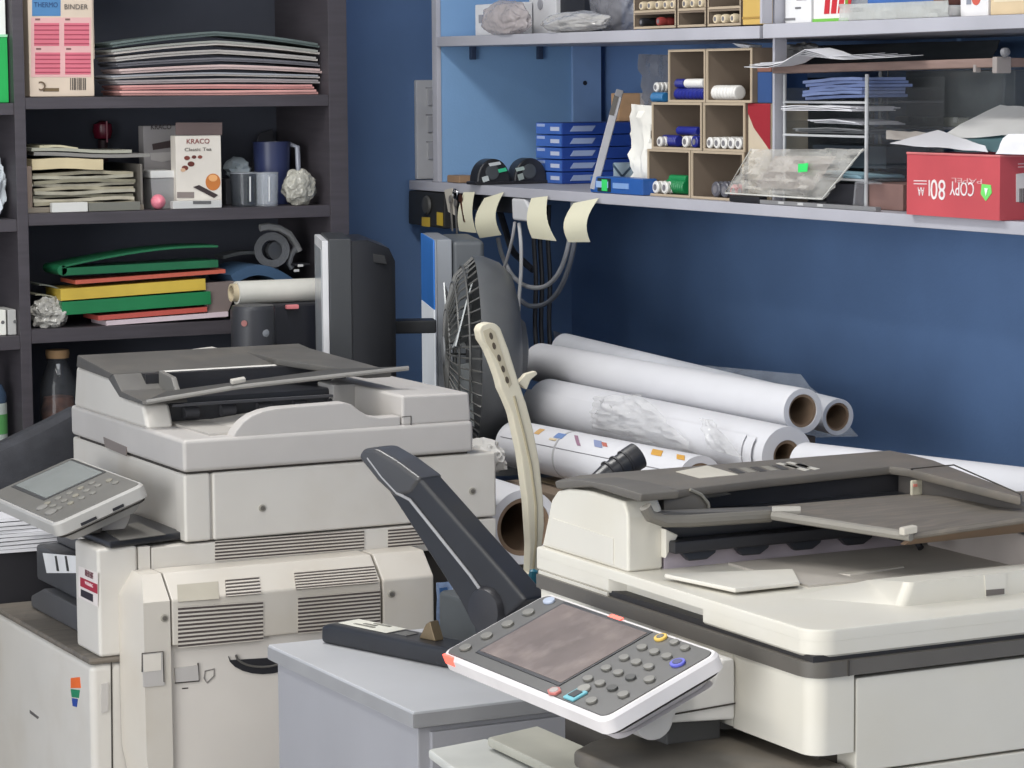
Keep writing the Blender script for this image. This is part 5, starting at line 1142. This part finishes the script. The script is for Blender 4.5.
for k, (z, c, l_) in enumerate(((Z3+.062, (140, 138, 120), 'pale clear sleeve sticking out beside the yellow folder'), (Z3+.078, (96, 100, 92), 'dark clear sleeve sticking out above the pale one'))):
    x0, x1 = bxy(33+4*k, 6.2, 300), bxy(60.5, 6.2, 300)
    g = [[V((x0+(x1-x0)*j/6, 6.18+.06*i, z+.012-.016*(j/6)**2+.006*k)) for j in range(7)] for i in range(3)]
    single('clear_sleeve', l_, 'sleeve', B().sheet(g, .003), C(*c, .3))
single('plastic_bag', 'crumpled clear bag beside the coloured folders on the bookshelf', 'bag', B().blob((bxy(53, 6.16, 315), 6.185, Z3+.03), (.043, .035, .036), .4, 15, 4, flat=Z3, freq=2.6), M('crumpled_bag', (166, 164, 158), .2, .12, 24, bump=1, bscale=50))
# grey ring binder with blue cover, headset, white roll, black tower
TW = [bxy(283, 6.02, 320), bxy(330, 6.02, 320)]
tower = thing('desktop_tower', 'black desktop computer tower before the bookshelf under the white roll', 'computer', ((TW[0]+TW[1])/2, 6.06, .75))
zt2 = at(300, 303, Y=5.95).z
obj('case', B().box((bxy(266, 5.95, 320), 5.95, .75), (bxy(345, 5.95, 320), 6.125, zt2), .006), C(44, 44, 49, .45), tower)
obj('front_line', B().tube([(bxy(273, 5.95, 320), 5.9495, .76), (bxy(273, 5.95, 320), 5.9495, zt2-.004)], .0015, 6), C(112, 112, 114), tower)
obj('front_bezel', B().box((bxy(274.5, 5.95, 320), 5.946, .76), (bxy(344, 5.95, 320), 5.9499, zt2-.006), .001), C(38, 39, 46, .35), tower)
obj('power_button', B().lathe([(.007, 0), (.007, .003), (.003, .004)], at(264+8, 333, Y=5.94), (0, -1, 0), 14), C(150, 154, 160, .2), tower)
spk = thing('round_speaker', 'black round speaker with a small light beside the computer tower', 'speaker', (bxy(255, 5.95, 320), 5.95, .75))
xs_ = bxy(252, 5.9, 320); zs_ = at(252, 305, Y=5.9).z
obj('cabinet', B().lathe([(.04, .0), (.048, .02), (.05, zs_-.75-.01), (.046, zs_-.75), (.01, zs_-.75+.001)], (xs_, 5.895, .75), (0, 0, 1), 32), C(54, 55, 60, .4), spk)
obj('side_light', B().lathe([(.007, 0), (.007, .002)], (xs_-.035, 5.895-.037, at(238, 322, Y=5.9).z), (-.65, -.75, 0), 14), C(150, 96, 92), spk)
obj('volume_knob', B().lathe([(.009, 0), (.009, .006), (.004, .008)], at(264.5, 333, Y=5.853), (.2, -1, 0), 16), C(130, 134, 140, .2), spk)
rl = thing('paper_roll', 'white paper roll lying on the black computer tower before the bookshelf', 'paper roll', (bxy(280, 6.0, 290), 6.0, zt2))
r_ = .0265
p0 = V((bxy(236, 5.99, 290), 5.99, zt2+r_)); p1 = V((bxy(345, 5.99, 290), 5.99, zt2+r_))
obj('paper', B().ring(p0, p1, r_, r_*.8, 32), C(206, 204, 196, .7), rl)
obj('inner_paper', B().ring(p0+V((-.012, 0, .001)), p0+V((.01, 0, 0)), r_*.78, r_*.6, 24), C(192, 178, 150, .7), rl)
single('pink_clip', 'small pink clip under the white roll on the tower', 'clip', B().box((bxy(285, 5.945, 305), 5.932, zt2-.012), (bxy(297, 5.945, 305), 5.9455, zt2-.002), .002), C(222, 130, 134))
single('torn_card', 'torn beige card between the coloured folders and the white roll', 'card', B().prism(ats([(205, 283), (235, 281), (233, 300), (226, 318), (208, 317)], Y=6.16), (0, .02, 0), .001), C(120, 108, 104))
gbn = thing('ring_binder', 'grey and blue binder lying open above the white roll', 'binder', (bxy(245, 6.25, 270), 6.27, Z3+.16))
g = [[V((bxy(224, 6.33, 270)+(bxy(262, 6.33, 270)-bxy(224, 6.33, 270))*j/8, 6.33+.03*i, at(193, 262, Y=6.33).z+.004+.006*(j/8)+.006*sin(pi*j/8))) for j in range(9)] for i in range(3)]
obj('cover', B().sheet(g, .008), C(112, 116, 118), gbn)
g = [[V((bxy(232, 6.18, 270)+(bxy(286, 6.18, 270)-bxy(232, 6.18, 270))*j/10, 6.16+.08*i, at(232, 279, Y=6.18).z-.026+.034*sin(pi*(.15+.85*j/10)))) for j in range(11)] for i in range(3)]
obj('inner_cover', B().sheet(g, .024), C(58, 84, 112), gbn)
single('storage_block', 'dark carton supporting the binder behind the white roll', 'box', B().box((bxy(232, 6.2, 300), 6.19, Z3), (bxy(313, 6.2, 300), 6.42, at(232, 281, Y=6.18).z-.04), .003), C(46, 46, 50))
hd = thing('tape_gun', 'clear grey tape gun with a curved metal frame on the blue binder', 'tape gun', (bxy(280, 6.25, 260), 6.25, Z3+.13))
A_ = lambda pts, r, m, n_: obj(n_, B().tube(ats(pts, Y=6.23), r, 8), m, hd)
A_([(260, 228), (268, 226.5), (279, 228), (289, 234), (296, 245), (299, 251)], .009, C(150, 150, 150, .25), 'frame')
A_([(296, 247), (291, 256), (289, 264), (292, 268)], .007, C(128, 130, 134, .2), 'handle')
obj('tape_reel', B().ring(at(272, 250, Y=6.24), at(272, 250, Y=6.21), .042, .024, 28), M('smoke_plastic', (84, 86, 90), .15, .08, 12, alpha=.75), hd)
obj('reel_core', B().lathe([(.012, 0), (.022, .002), (.022, .03), (.012, .032)], at(272, 250, Y=6.245), (0, -1, 0), 20), C(74, 76, 80, .2), hd)
obj('black_foot', B().box((bxy(290, 6.23, 272), 6.2, at(280, 276, Y=6.23).z+.03), (bxy(306, 6.23, 272), 6.26, at(280, 266, Y=6.23).z), .005), BLACK, hd)
for x, y in ((297, 272), (301, 267)): obj('steel_tooth', B().obox(at(x-3, y, Y=6.197), (.014, 0, 0), (0, .003, 0), (0, 0, .006), .001), C(206, 206, 204), hd)
# ---- fourth shelf
x = bxy(58, 6.22, 380)
jr = thing('glass_jar', 'corked glass jar with reddish contents low on the bookshelf', 'jar', (x, 6.22, Z4))
zc_ = at(58, 350, Y=6.22).z
obj('jar_wall', B().lathe([(.02, 0), (.042, .004), (.045, .02), (.043, (zc_-Z4)*.6), (.03, (zc_-Z4)*.8), (.024, (zc_-Z4)*.86), (.026, zc_-Z4-.016)], (x, 6.22, Z4), (0, 0, 1), 28), M('jar_glass', (74, 76, 80), .06, .05, 8, alpha=.5), jr)
obj('contents', B().lathe([(.02, .003), (.038, .006), (.04, .07), (.034, .10), (.005, .105)], (x, 6.22, Z4), (0, 0, 1), 20), C(122, 76, 54, .7, var=.2, scale=60), jr)
obj('cork', B().lathe([(.026, zc_-Z4-.018), (.028, zc_-Z4-.008), (.027, zc_-Z4+.001), (.01, zc_-Z4+.002)], (x, 6.22, Z4), (0, 0, 1), 20), C(160, 128, 92, .8), jr)
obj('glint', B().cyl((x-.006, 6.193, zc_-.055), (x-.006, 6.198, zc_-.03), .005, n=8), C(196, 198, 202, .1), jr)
x = bxy(-9, 6.2, 400)
bt_ = thing('spray_bottle', 'bottle with a green and white label at the bookshelf edge', 'bottle', (x, 6.2, Z4-.012))
zz0 = Z4-.012
obj('bottle_body', B().lathe([(.02, 0), (.034, .003), (.035, .13), (.026, .15), (.012, .16), (.012, .175)], (x, 6.2, zz0), (0, 0, 1), 28), C(64, 82, 104, .2), bt_)
obj('label', B().lathe([(.0354, .02), (.0354, .11)], (x, 6.2, zz0), (0, 0, 1), 28, False), C(180, 190, 184), bt_)
obj('label_band', B().lathe([(.0358, .04), (.0358, .085)], (x, 6.2, zz0), (0, 0, 1), 28, False), C(90, 156, 90), bt_)
obj('cap', B().lathe([(.013, .172), (.015, .176), (.015, .198), (.01, .2)], (x, 6.2, zz0), (0, 0, 1), 20), C(220, 220, 220), bt_)

# --------------------------------------------- computer desk and monitors
dk_ = thing('computer_desk', 'black desk carrying the monitors behind the cream copier', 'desk', (2.35, 5.85, 0))
obj('desk_top', B().box((1.95, 5.52, .722), (3.2, 6.13, .748), .003), BLACK2, dk_)
for x in (2.0, 3.12):
    for y in (5.56, 6.06): obj('leg', B().box((x, y, 0), (x+.045, y+.045, .722), .003), BLACK2, dk_)
def monitor(px, Y, t, label):
    """local frame: x across the case from screen to back, y away from us along the screen, z up"""
    x = at(px, 290, Y=Y).x
    r = thing('monitor', label, 'monitor', (x, Y, .748))
    Mx = Matrix.Translation((x, Y, 0)) @ Matrix.Rotation(-rad(t), 4, 'Z')
    return r, (lambda: B(Mx))
zt = at(350, 240, Y=5.66).z; zb = .86; Wd = .27
m1, N = monitor(329, 5.66, 19.5, 'black monitor with silver front edge, screen turned from us, beside the white roll')
obj('front_bezel', N().box((-.014, 0, zb), (0, Wd, zt), .002), C(206, 206, 208), m1)
obj('screen', N().box((-.0155, .02, zb+.03), (-.0142, Wd-.02, zt-.02)), C(176, 180, 184, .2), m1)
obj('case_rim', N().box((.0005, 0, zb), (.05, Wd, zt+.004), .003), C(56, 58, 61, .4), m1)
obj('case_back', N().loft([[V((.05, .005, zb+.005)), V((.05, Wd-.005, zb+.005)), V((.05, Wd-.005, zt-.002)), V((.05, .005, zt-.002))], [V((.085, .01, zb+.02)), V((.085, Wd-.01, zb+.02)), V((.085, Wd-.01, zt)), V((.085, .01, zt))], [V((.135, .03, zb+.05)), V((.135, Wd-.03, zb+.05)), V((.135, Wd-.03, zt-.02)), V((.135, .03, zt-.02))], [V((.15, .05, zb+.06)), V((.15, Wd-.05, zb+.06)), V((.15, Wd-.05, zt-.05)), V((.15, .05, zt-.05))]]), C(38, 39, 43, .4), m1)
obj('carry_handle', N().prism([V((.098, .014, zt-.03)), V((.125, .014, zt-.035)), V((.13, .014, zt-.055)), V((.10, .014, zt-.05))], (0, .012, 0), .002), C(22, 23, 26), m1)
obj('stand_neck', N().box((.03, .14, .76), (.08, .22, zb+.04), .006), BLACK2, m1)
obj('stand_foot', N().lathe([(.005, .014), (.1, .010), (.12, .004), (.12, 0), (.005, 0)], (.055, .18, .748), (0, 0, 1), 32), BLACK2, m1)
zc1 = at(400, 318, Y=5.8).z
obj('mount_arm', N().box((.151, .14, zc1-.03), (.25, .2, zc1), .004), C(36, 38, 42), m1)
Y2 = 5.79; zt = at(437, 240, Y=Y2).z; zbl = at(430, 310, Y=Y2).z; Wd = .30
m2, N = monitor(437, Y2, 19.8, 'grey cased monitor with blue and white screen behind the black fan')
obj('front_bezel', N().box((-.004, 0, .87), (0, Wd, zt), .001), C(168, 172, 180), m2)
obj('screen_panel', N().box((-.008, -.0006, .87), (-.0045, Wd, zbl-.0005), .001), M('white_screen', (214, 218, 222), .3, .02, 4, emit=.5), m2)
obj('screen_panel', N().box((-.008, -.0006, zbl), (-.0045, Wd, zt), .001), M('blue_screen', (60, 128, 214), .3, .04, 5, emit=.2), m2)
obj('case_rim', N().box((.0004, 0, .87), (.035, Wd, zt+.001), .003), C(150, 154, 160, .4), m2)
obj('case_back', N().box((.0354, .002, .89), (.11, Wd-.01, zt-.002), .012, 3), C(92, 96, 100, .45), m2)
obj('stand_neck', N().box((.03, .1, .76), (.07, .18, .9), .006), BLACK2, m2)
obj('stand_foot', N().lathe([(.005, .014), (.09, .010), (.1, .004), (.1, 0), (.005, 0)], (.05, .14, .748), (0, 0, 1), 32), BLACK2, m2)

# -------------------------------------------------------------------- fan
FC = V((2.70, 5.47, at(484, 350, Y=5.47).z)); FR = .205
fan = thing('desk_fan', 'black round fan behind the cream copier, grille turned to the monitors', 'fan', (2.72, 5.47, .80))
FK = M('fan_plastic', (88, 90, 92), .45, .05, 12)
FT = rad(21); fa_ = V((-cos(FT), sin(FT), 0)); fs = V((sin(FT), cos(FT), 0))
obj('motor_housing', B().lathe([(.03, -.105), (.06, -.10), (.085, -.075), (.09, -.03), (.10, -.012), (.03, -.01)], FC, fa_, 32), FK, fan)
obj('rear_shroud', B().lathe([(.05, -.085), (.12, -.082), (.165, -.07), (FR*.93, -.045), (FR, -.01), (FR, .012), (FR*.97, .012), (FR*.97, -.008), (FR*.9, -.04), (.155, -.062), (.05, -.075)], FC, fa_, 48, False), FK, fan)
g = B()
for k in range(46):
    t = 2*pi*k/46; d = fs*cos(t)+V((0, 0, 1))*sin(t)
    g.tube([FC+d*.03+fa_*.075, FC+d*.10+fa_*.070, FC+d*.165+fa_*.05, FC+d*FR*.985+fa_*.012], .0021, 5)
for r2, h in ((.09, .071), (.15, .056), (.185, .036)):
    g.tube([FC+fs*r2*cos(2*pi*i/40)+V((0, 0, r2*sin(2*pi*i/40)))+fa_*h for i in range(41)], .0024, 5)
obj('front_grille', g, C(92, 92, 90, .4), fan)
obj('grille_badge', B().lathe([(.005, .083), (.03, .08), (.034, .072), (.005, .07)], FC, fa_, 24), C(120, 122, 124), fan)
for k in range(3):
    t0 = 2*pi*k/3; grd = []
    for i in range(5):
        r_ = .03+.15*i/4; grd.append([FC+(fs*cos(t0+a)+V((0, 0, 1))*sin(t0+a))*r_+fa_*(.02+.045*((a-.0)/.9)) for a in (0, .3, .6, .9)])
    obj('blade', B().sheet(grd, .003), C(186, 190, 190, .3), fan)
obj('fan_neck', B().cyl(FC+V((.04, 0, -.05)), V((2.735, 5.47, .83)), .022, n=16), FK, fan)
obj('fan_base', B().lathe([(.005, .03), (.06, .028), (.10, .012), (.105, 0), (.005, 0)], (2.73, 5.47, .80), (0, 0, 1), 32), FK, fan)

# --------------------------------------------------- work table and rolls
TZ = .69
wt = thing('work_table', 'grey work table against the navy wall, heaped with paper rolls', 'table', (2.95, 4.9, 0))
obj('table_top', B().box((2.46, 3.75, TZ-.03), (3.46, 5.40, TZ), .003), C(150, 150, 150), wt)
for x in (2.5, 3.4):
    for y in (3.8, 5.3): obj('leg', B().box((x, y, 0), (x+.045, y+.045, TZ-.03), .003), C(90, 90, 92), wt)


cr4 = thing('small_carton', 'carton carrying the roll that points out of the heap', 'box', (2.86, 4.1, TZ))
zc4 = at(960, 481, X=2.86).z-.037-.024
obj('carton', B().box((2.80, 3.85, TZ), (2.92, 4.46, zc4), .003), CARDB, cr4)
obj('tape', B().box((2.845, 3.85, zc4+.0002), (2.875, 4.46, zc4+.0006)), C(176, 160, 130), cr4)
crt = thing('long_carton', 'long flat carton on the work table beneath the paper rolls', 'box', (3.0, 4.75, TZ))
obj('carton', B().box((2.79, 4.47, TZ), (3.12, 5.22, .874), .004), CARDB, crt)
obj('tape', B().box((3.08, 4.47, .8742), (3.14, 5.22, .8746)), C(176, 160, 130), crt)
cr3 = thing('flat_carton', 'flat carton under the wrapped roll near the navy wall', 'box', (3.11, 4.8, .875))
obj('carton', B().box((3.02, 4.78, .8752), (3.12, 5.2, .925), .003), CARDB, cr3)
obj('tape', B().box((3.06, 4.78, .9252), (3.09, 5.2, .9256)), C(176, 160, 130), cr3)
cr2 = thing('long_carton', 'narrow carton under the printed roll on the work table', 'box', (2.7, 4.75, TZ))
obj('carton', B().box((2.63, 4.3, TZ), (2.785, 5.22, .814), .004), CARDB, cr2)
obj('tape', B().box((2.69, 4.3, .8142), (2.72, 5.22, .8146)), C(176, 160, 130), cr2)
def roll(label, p0, p1, r, core=.5, mat=None, wraps=0, cm=None):
    p0, p1 = V(p0), V(p1); d = (p1-p0).normalized()
    o = thing('paper_roll', label, 'paper roll', ((p0+p1)/2)-V((0, 0, r)))
    obj('paper', B().ring(p0, p1, r, r*(core+.12), 48), mat or PAPER, o)
    obj('cardboard_core', B().ring(p0+d*.004, p1-d*.004, r*(core+.12)-.0002, r*core, 40), cm or C(134, 112, 92, .85), o)
    for k in range(wraps):
        rr_ = r+.0035*(k+1); a = d.orthogonal().normalized(); b_ = d.cross(a); n = 20
        pts = lambda p: [p+(a*cos(t)+b_*sin(t))*(rr_+.002*sin(t*2)) for t in [(.3+1.35*i/n*pi) for i in range(n+1)]]
        obj('loose_wrap', B().sheet([pts(p0+d*(.03+.03*k)), pts(p0.lerp(p1, .5)), pts(p1)], .0012), mat or PAPER, o)
    return o
zA = at(803, 411, X=2.95)
roll('long white paper roll lying highest of the heap, brown core towards us', zA, (2.95, 5.66, at(527, 360, X=2.95).z), .044, .62)
zBp = at(838, 417, X=3.06)
roll('white paper roll in clear wrap behind the highest roll, near the navy wall', zBp, (3.06, 5.75, at(560, 348, X=3.06).z), .036, .66, C(206, 208, 214, .6))
zC_ = at(787, 456, X=2.86)
roll('thick white roll with loose outer wraps below the highest roll', zC_, (2.86, 5.45, zC_.z+.002), .056, .42, None, 2)
zE = at(700, 482, X=2.70); zE2 = at(516, 444, X=2.70)
er = roll('white roll printed with small coloured pictures, tied round, behind the cream lever', zE, (2.70, zE2.y, zE2.z), .05, .6)
d = (zE2-zE).normalized()
# printed pictures lie on the roll's upper flank
sdn = V((-1, 0, 0)); sdn = (sdn-d*sdn.dot(d)).normalized(); upn = d.cross(sdn); upn = upn if upn.z > 0 else -upn
def onroll(px, w_, a0, a1, c, sk=0):
    y = at(px, 445, X=2.70-.03).y; k = (y-zE.y)/d.y; n = 6; R_ = .0506
    pts = lambda s_: [zE+d*(k+s_+sk*i/n)+(sdn*cos(a)+upn*sin(a))*R_ for i, a in enumerate([a0+(a1-a0)*i/n for i in range(n+1)])]
    obj('printed_picture', B().sheet([pts(-w_/2), pts(w_/2)], .0006), C(*c, .7), er)
onroll(538, .022, .85, 1.2, (206, 166, 110)); onroll(559, .035, .85, 1.15, (112, 138, 186)); onroll(556, .03, .7, .8, (210, 192, 160))
onroll(583, .016, .7, 1.2, (150, 116, 136), .05); onroll(601, .032, .8, 1.15, (136, 146, 180), .03); onroll(606, .02, .9, 1.1, (186, 110, 96), .02)
onroll(656, .04, .95, 1.3, (206, 156, 70), .02); onroll(680, .03, .98, 1.25, (206, 156, 70), .02); onroll(625, .014, 1.1, 1.3, (206, 170, 100))
y = at(562, 450, X=2.67).y; k = (y-zE.y)/d.y
obj('tie_band', B().ring(zE+d*k, zE+d*(k+.006), .0512, .05, 40), C(176, 176, 178), er)
obj('paper_seam', B().tube([zE+d*.02+(sdn*cos(.42)+upn*sin(.42))*.0503, zE2-d*.02+(sdn*cos(.42)+upn*sin(.42))*.0503], .0009, 5), C(120, 120, 124), er)
pF = at(524, 527, Y=4.85)
roll('wide white roll standing out between the two copiers, hollow end towards us', pF, (pF.x+.02, 5.42, pF.z+.004), .074, .66, None, 1)
zD = at(806, 462, X=2.86); zD2 = at(1100, 499, X=2.86)
dr = roll('white roll behind the dusty feeder of the near copier, pointing out of the heap', zD2, zD, .037, .5)
single('paper_bag', 'white paper end crumpled beside the hollow roll and the fan', 'paper', B().blob((2.575, 5.2, at(500, 445, Y=5.2).z-.02), (.035, .07, .035), .3, 21, 4, freq=2), C(206, 204, 200, .7))
flr = thing('loose_sheet', 'large white sheet curling up against the navy wall behind the rolls', 'paper', (3.2, 5.5, 1.0))
q_ = [at(553, 331, X=3.38), at(700, 372, X=3.36), at(740, 470, X=3.32), at(575, 470, X=3.32)]
obj('sheet', crumple(q_, 12, 5, .004, 3, .001), C(206, 208, 216, .8), flr)
# clear wraps over the rolls
single('clear_wrap', 'crumpled clear film lying on the thick roll in the middle of the heap', 'film', crumple([at(592, 396, X=2.785), at(640, 394, X=2.785), at(700, 456, X=2.775), at(590, 428, X=2.775)], 16, 14, .015, 31, .001, .008), CLEARB)
single('clear_wrap', 'second patch of clear film near the core of the thick roll', 'film', crumple([at(700, 418, X=2.785), at(712, 420, X=2.785), at(742, 458, X=2.77), at(706, 448, X=2.77)], 9, 8, .010, 33, .0012, .004), CLEARB)
single('hanging_film', 'sheet of clear film draped along the navy wall over the wrapped roll', 'film', crumple([at(690, 364, X=3.26), at(800, 374, X=3.26), at(857, 436, X=3.215), at(715, 440, X=3.215)], 18, 9, .010, 35, .0012, .01), M('hazy_film', (170, 178, 190), .12, .1, 12, alpha=.35, bump=.6, bscale=30))
# black plastic tube behind the near copier
tk = thing('black_tube', 'black ribbed tube end poking up behind the dusty feeder cover', 'tube', at(600, 480, Y=3.95))
a_, b_ = at(600, 480, Y=3.95), at(637, 456, Y=3.95)
obj('tube_shell', B().tube([V((a_.x-.012, a_.y, .7006)), V((a_.x-.012, a_.y, .86)), V((a_.x-.012, a_.y, a_.z-.03)), a_-V((.006, 0, .008)), a_.lerp(b_, .2), b_], [.019]*5+[.021], 20), BLACK2, tk)
obj('tube_cap', B().lathe([(.0215, -.02), (.0225, -.016), (.0225, .002), (.015, .004)], b_, b_-a_, 22), BLACK, tk)
for k in range(3): obj('tube_rib', B().ring(a_.lerp(b_, .25+.22*k), a_.lerp(b_, .29+.22*k), .0225, .018, 20), BLACK, tk)

# ---------------------------------------------------------- cream lever
YL_ = 4.12
lv = thing('binding_machine', 'binding machine with a tall cream lever handle on the grey cabinet', 'binding machine', (2.13, YL_, .70))
out_ = [(479, 330), (482, 325), (489, 322.5), (496, 323.5), (501, 328), (509, 349), (514, 365), (519, 381), (527, 404), (534, 430), (540, 462), (544, 500), (545, 525), (542, 550), (538, 575), (529, 575), (530, 545), (527, 500), (521, 455), (512, 414), (505, 397), (501, 389), (499, 380), (493, 363), (487, 349), (481, 340)]
outl = [at(x, y, Y=YL_) for x, y in out_]
LVM = M('cream_lever_plastic', (212, 204, 182), .4, .02, 5)
obj('lever', B().prism(outl, (0, .024, 0), .004, 2), LVM, lv)
obj('lever_recess', recess(B(), ats([(483, 331), (490, 328), (495, 332), (503, 356), (512, 384), (509, 388), (498, 362), (486, 342)], Y=YL_), .0008), C(186, 176, 152), lv)
for x, y in ((491, 336), (494, 346), (499, 358), (503, 369), (507, 380)):
    obj('lever_slot', B().prism([at(x+(1.9*cos(t)), y+3.4*sin(t)+1.2*cos(t), Y=YL_-.0009) for t in [2*pi*i/10 for i in range(10)]], (0, -.0006, 0)), C(84, 74, 62), lv)
obj('lever_groove', B().tube(ats([(514, 396), (523, 430), (531, 466), (536, 505), (536.5, 540), (533, 572)], Y=YL_-.0002), .0022, 6), C(168, 158, 132), lv)
obj('lever_prong', B().prism(ats([(518, 383), (526, 374), (536, 371), (538, 374), (531, 380), (527, 390)], Y=YL_+.006), (0, .012, 0), .002), LVM, lv)
obj('machine_body', B().box((2.03, 4.02, .70), (2.26, 4.28, .785), .008), C(70, 74, 76), lv)
p = at(533, 578, Y=YL_)
obj('lever_root', B().box((p.x-.012, YL_-.004, .785), (p.x+.018, YL_+.03, p.z+.01), .004), LVM, lv)
tp = at(533, 578, Y=YL_-.03)
obj('teal_knob', B().lathe([(.001, -.016), (.007, -.013), (.0085, 0), (.007, .013), (.001, .016)], tp, (0, -.2, 1), 20), C(34, 108, 128, .3), lv)
obj('knob_shaft', B().cyl(tp, tp+V((0, .03, 0)), .004, n=10), CHROME, lv)
obj('teal_grip', B().box((p.x-.05, YL_+.02, .786), (p.x-.014, YL_+.06, .835), .006), C(30, 84, 84), lv)
# packets between copier and stapler
pk3 = thing('clear_packet', 'clear packet with blue print standing between stapler arm and copier', 'packet', (1.98, 4.3, .70))
qk = ats([(437, 583), (468, 580), (472, 640), (437, 640)], Y=4.31)
obj('film', crumple(qk, 8, 8, .006, 41, .002, .008), M('blue_print_film', (112, 128, 156), .15, .25, 40, bump=.6, bscale=40), pk3)
for k, (x, y, w_, h_, c) in enumerate(((439, 588, 8, 8, (52, 84, 128)), (449, 600, 9, 6, (206, 212, 220)), (441, 612, 9, 8, (60, 92, 136)), (455, 618, 8, 7, (190, 196, 204)), (452, 588, 7, 5, (170, 180, 196)))):
    obj('print', B().prism(ats([(x, y), (x+w_, y-1), (x+w_+2, y+h_), (x+1, y+h_+1)], Y=4.275), (0, -.0008, 0)), C(*c, .3), pk3)

# --------------------------------------------------- chair and paper ream
ch = thing('office_chair', 'dark grey office chair behind the copier with its broad back towards the bookshelf', 'chair', (1.62, 5.72, 0))
FAB = M('dark_chair_fabric', (54, 55, 60), .85, .08, 30, bump=.2, bscale=300)
rings = []
for i in range(13):
    u = i/12; px = -75+172*u; ytop = 437-.47*px if px < 70 else 404+.25*(px-70)
    ptop = at(px, ytop, Y=5.78); dth = .035+.03*sin(pi*u)
    w_ = V((0, dth, 0)); hgt = .30
    bow = .05*(2*u-1)**2
    c = V((ptop.x, 5.72-bow*0+bow, ptop.z))
    rings.append([c+V((0, -.02, -.012)), c+V((0, .0, 0)), c+V((0, dth*.7, -.004)), c+V((0, dth, -.03)), c+V((0, dth, -hgt)), c+V((0, dth*.6, -hgt-.03)), c+V((0, -.01, -hgt-.02)), c+V((0, -.03, -hgt+.03)), c+V((0, -.032, -.05))])
obj('backrest', B().loft(rings), FAB, ch)
cx = at(11, 430, Y=5.78).x
obj('seat', B().box((cx-.22, 5.66, .42), (cx+.22, 6.05, .49), .03, 3), FAB, ch)
obj('back_bar', B().tube([(cx, 5.76, .74), (cx, 5.80, .55), (cx, 5.85, .43)], .02, 10), BLACK, ch)
obj('gas_post', B().cyl((cx, 5.83, .08), (cx, 5.83, .42), .025), BLACK, ch)
for k in range(5):
    t = 2*pi*k/5+.3; e = V((cx+.2*cos(t), 5.83+.2*sin(t), .06))
    obj('leg', B().tube([(cx, 5.83, .1), e], [.022, .014], 8), BLACK, ch)
    obj('caster', B().cyl(e+V((-.012, 0, -.032)), e+V((.012, 0, -.032)), .027, n=16), BLACK, ch)
pt = thing('paper_cabinet', 'black stand at the frame edge carrying white copy paper', 'stand', (1.5, 5.6, 0))
za = at(30, 551, Y=5.46).z
obj('carcass', B().box((1.28, 5.46, .02), (bxy(72, 5.46, 560), 5.58, za), .003), C(38, 37, 41), pt) 
sp_ = thing('paper_ream', 'pile of fanned white copy paper on the black stand beside the copier panel', 'paper', (1.55, 5.52, za))
rnd = random.Random(5)
for k in range(9):
    t = .0078; x1 = bxy(70+rnd.uniform(-6, 6), 5.46, 540); dz = t*k
    g = [[V((1.30+(x1-1.30)*j/6, 5.455+rnd.uniform(-.004, .002)+.1*i, za+.0006+dz+.0016*sin(j+k)*(.5 if k else 0)+.008*(1-j/6)*(k > 5)*(k-5)/4)) for j in range(7)] for i in range(2)]
    obj('sheaf', B().sheet(g, t*.8), PAPER, sp_)
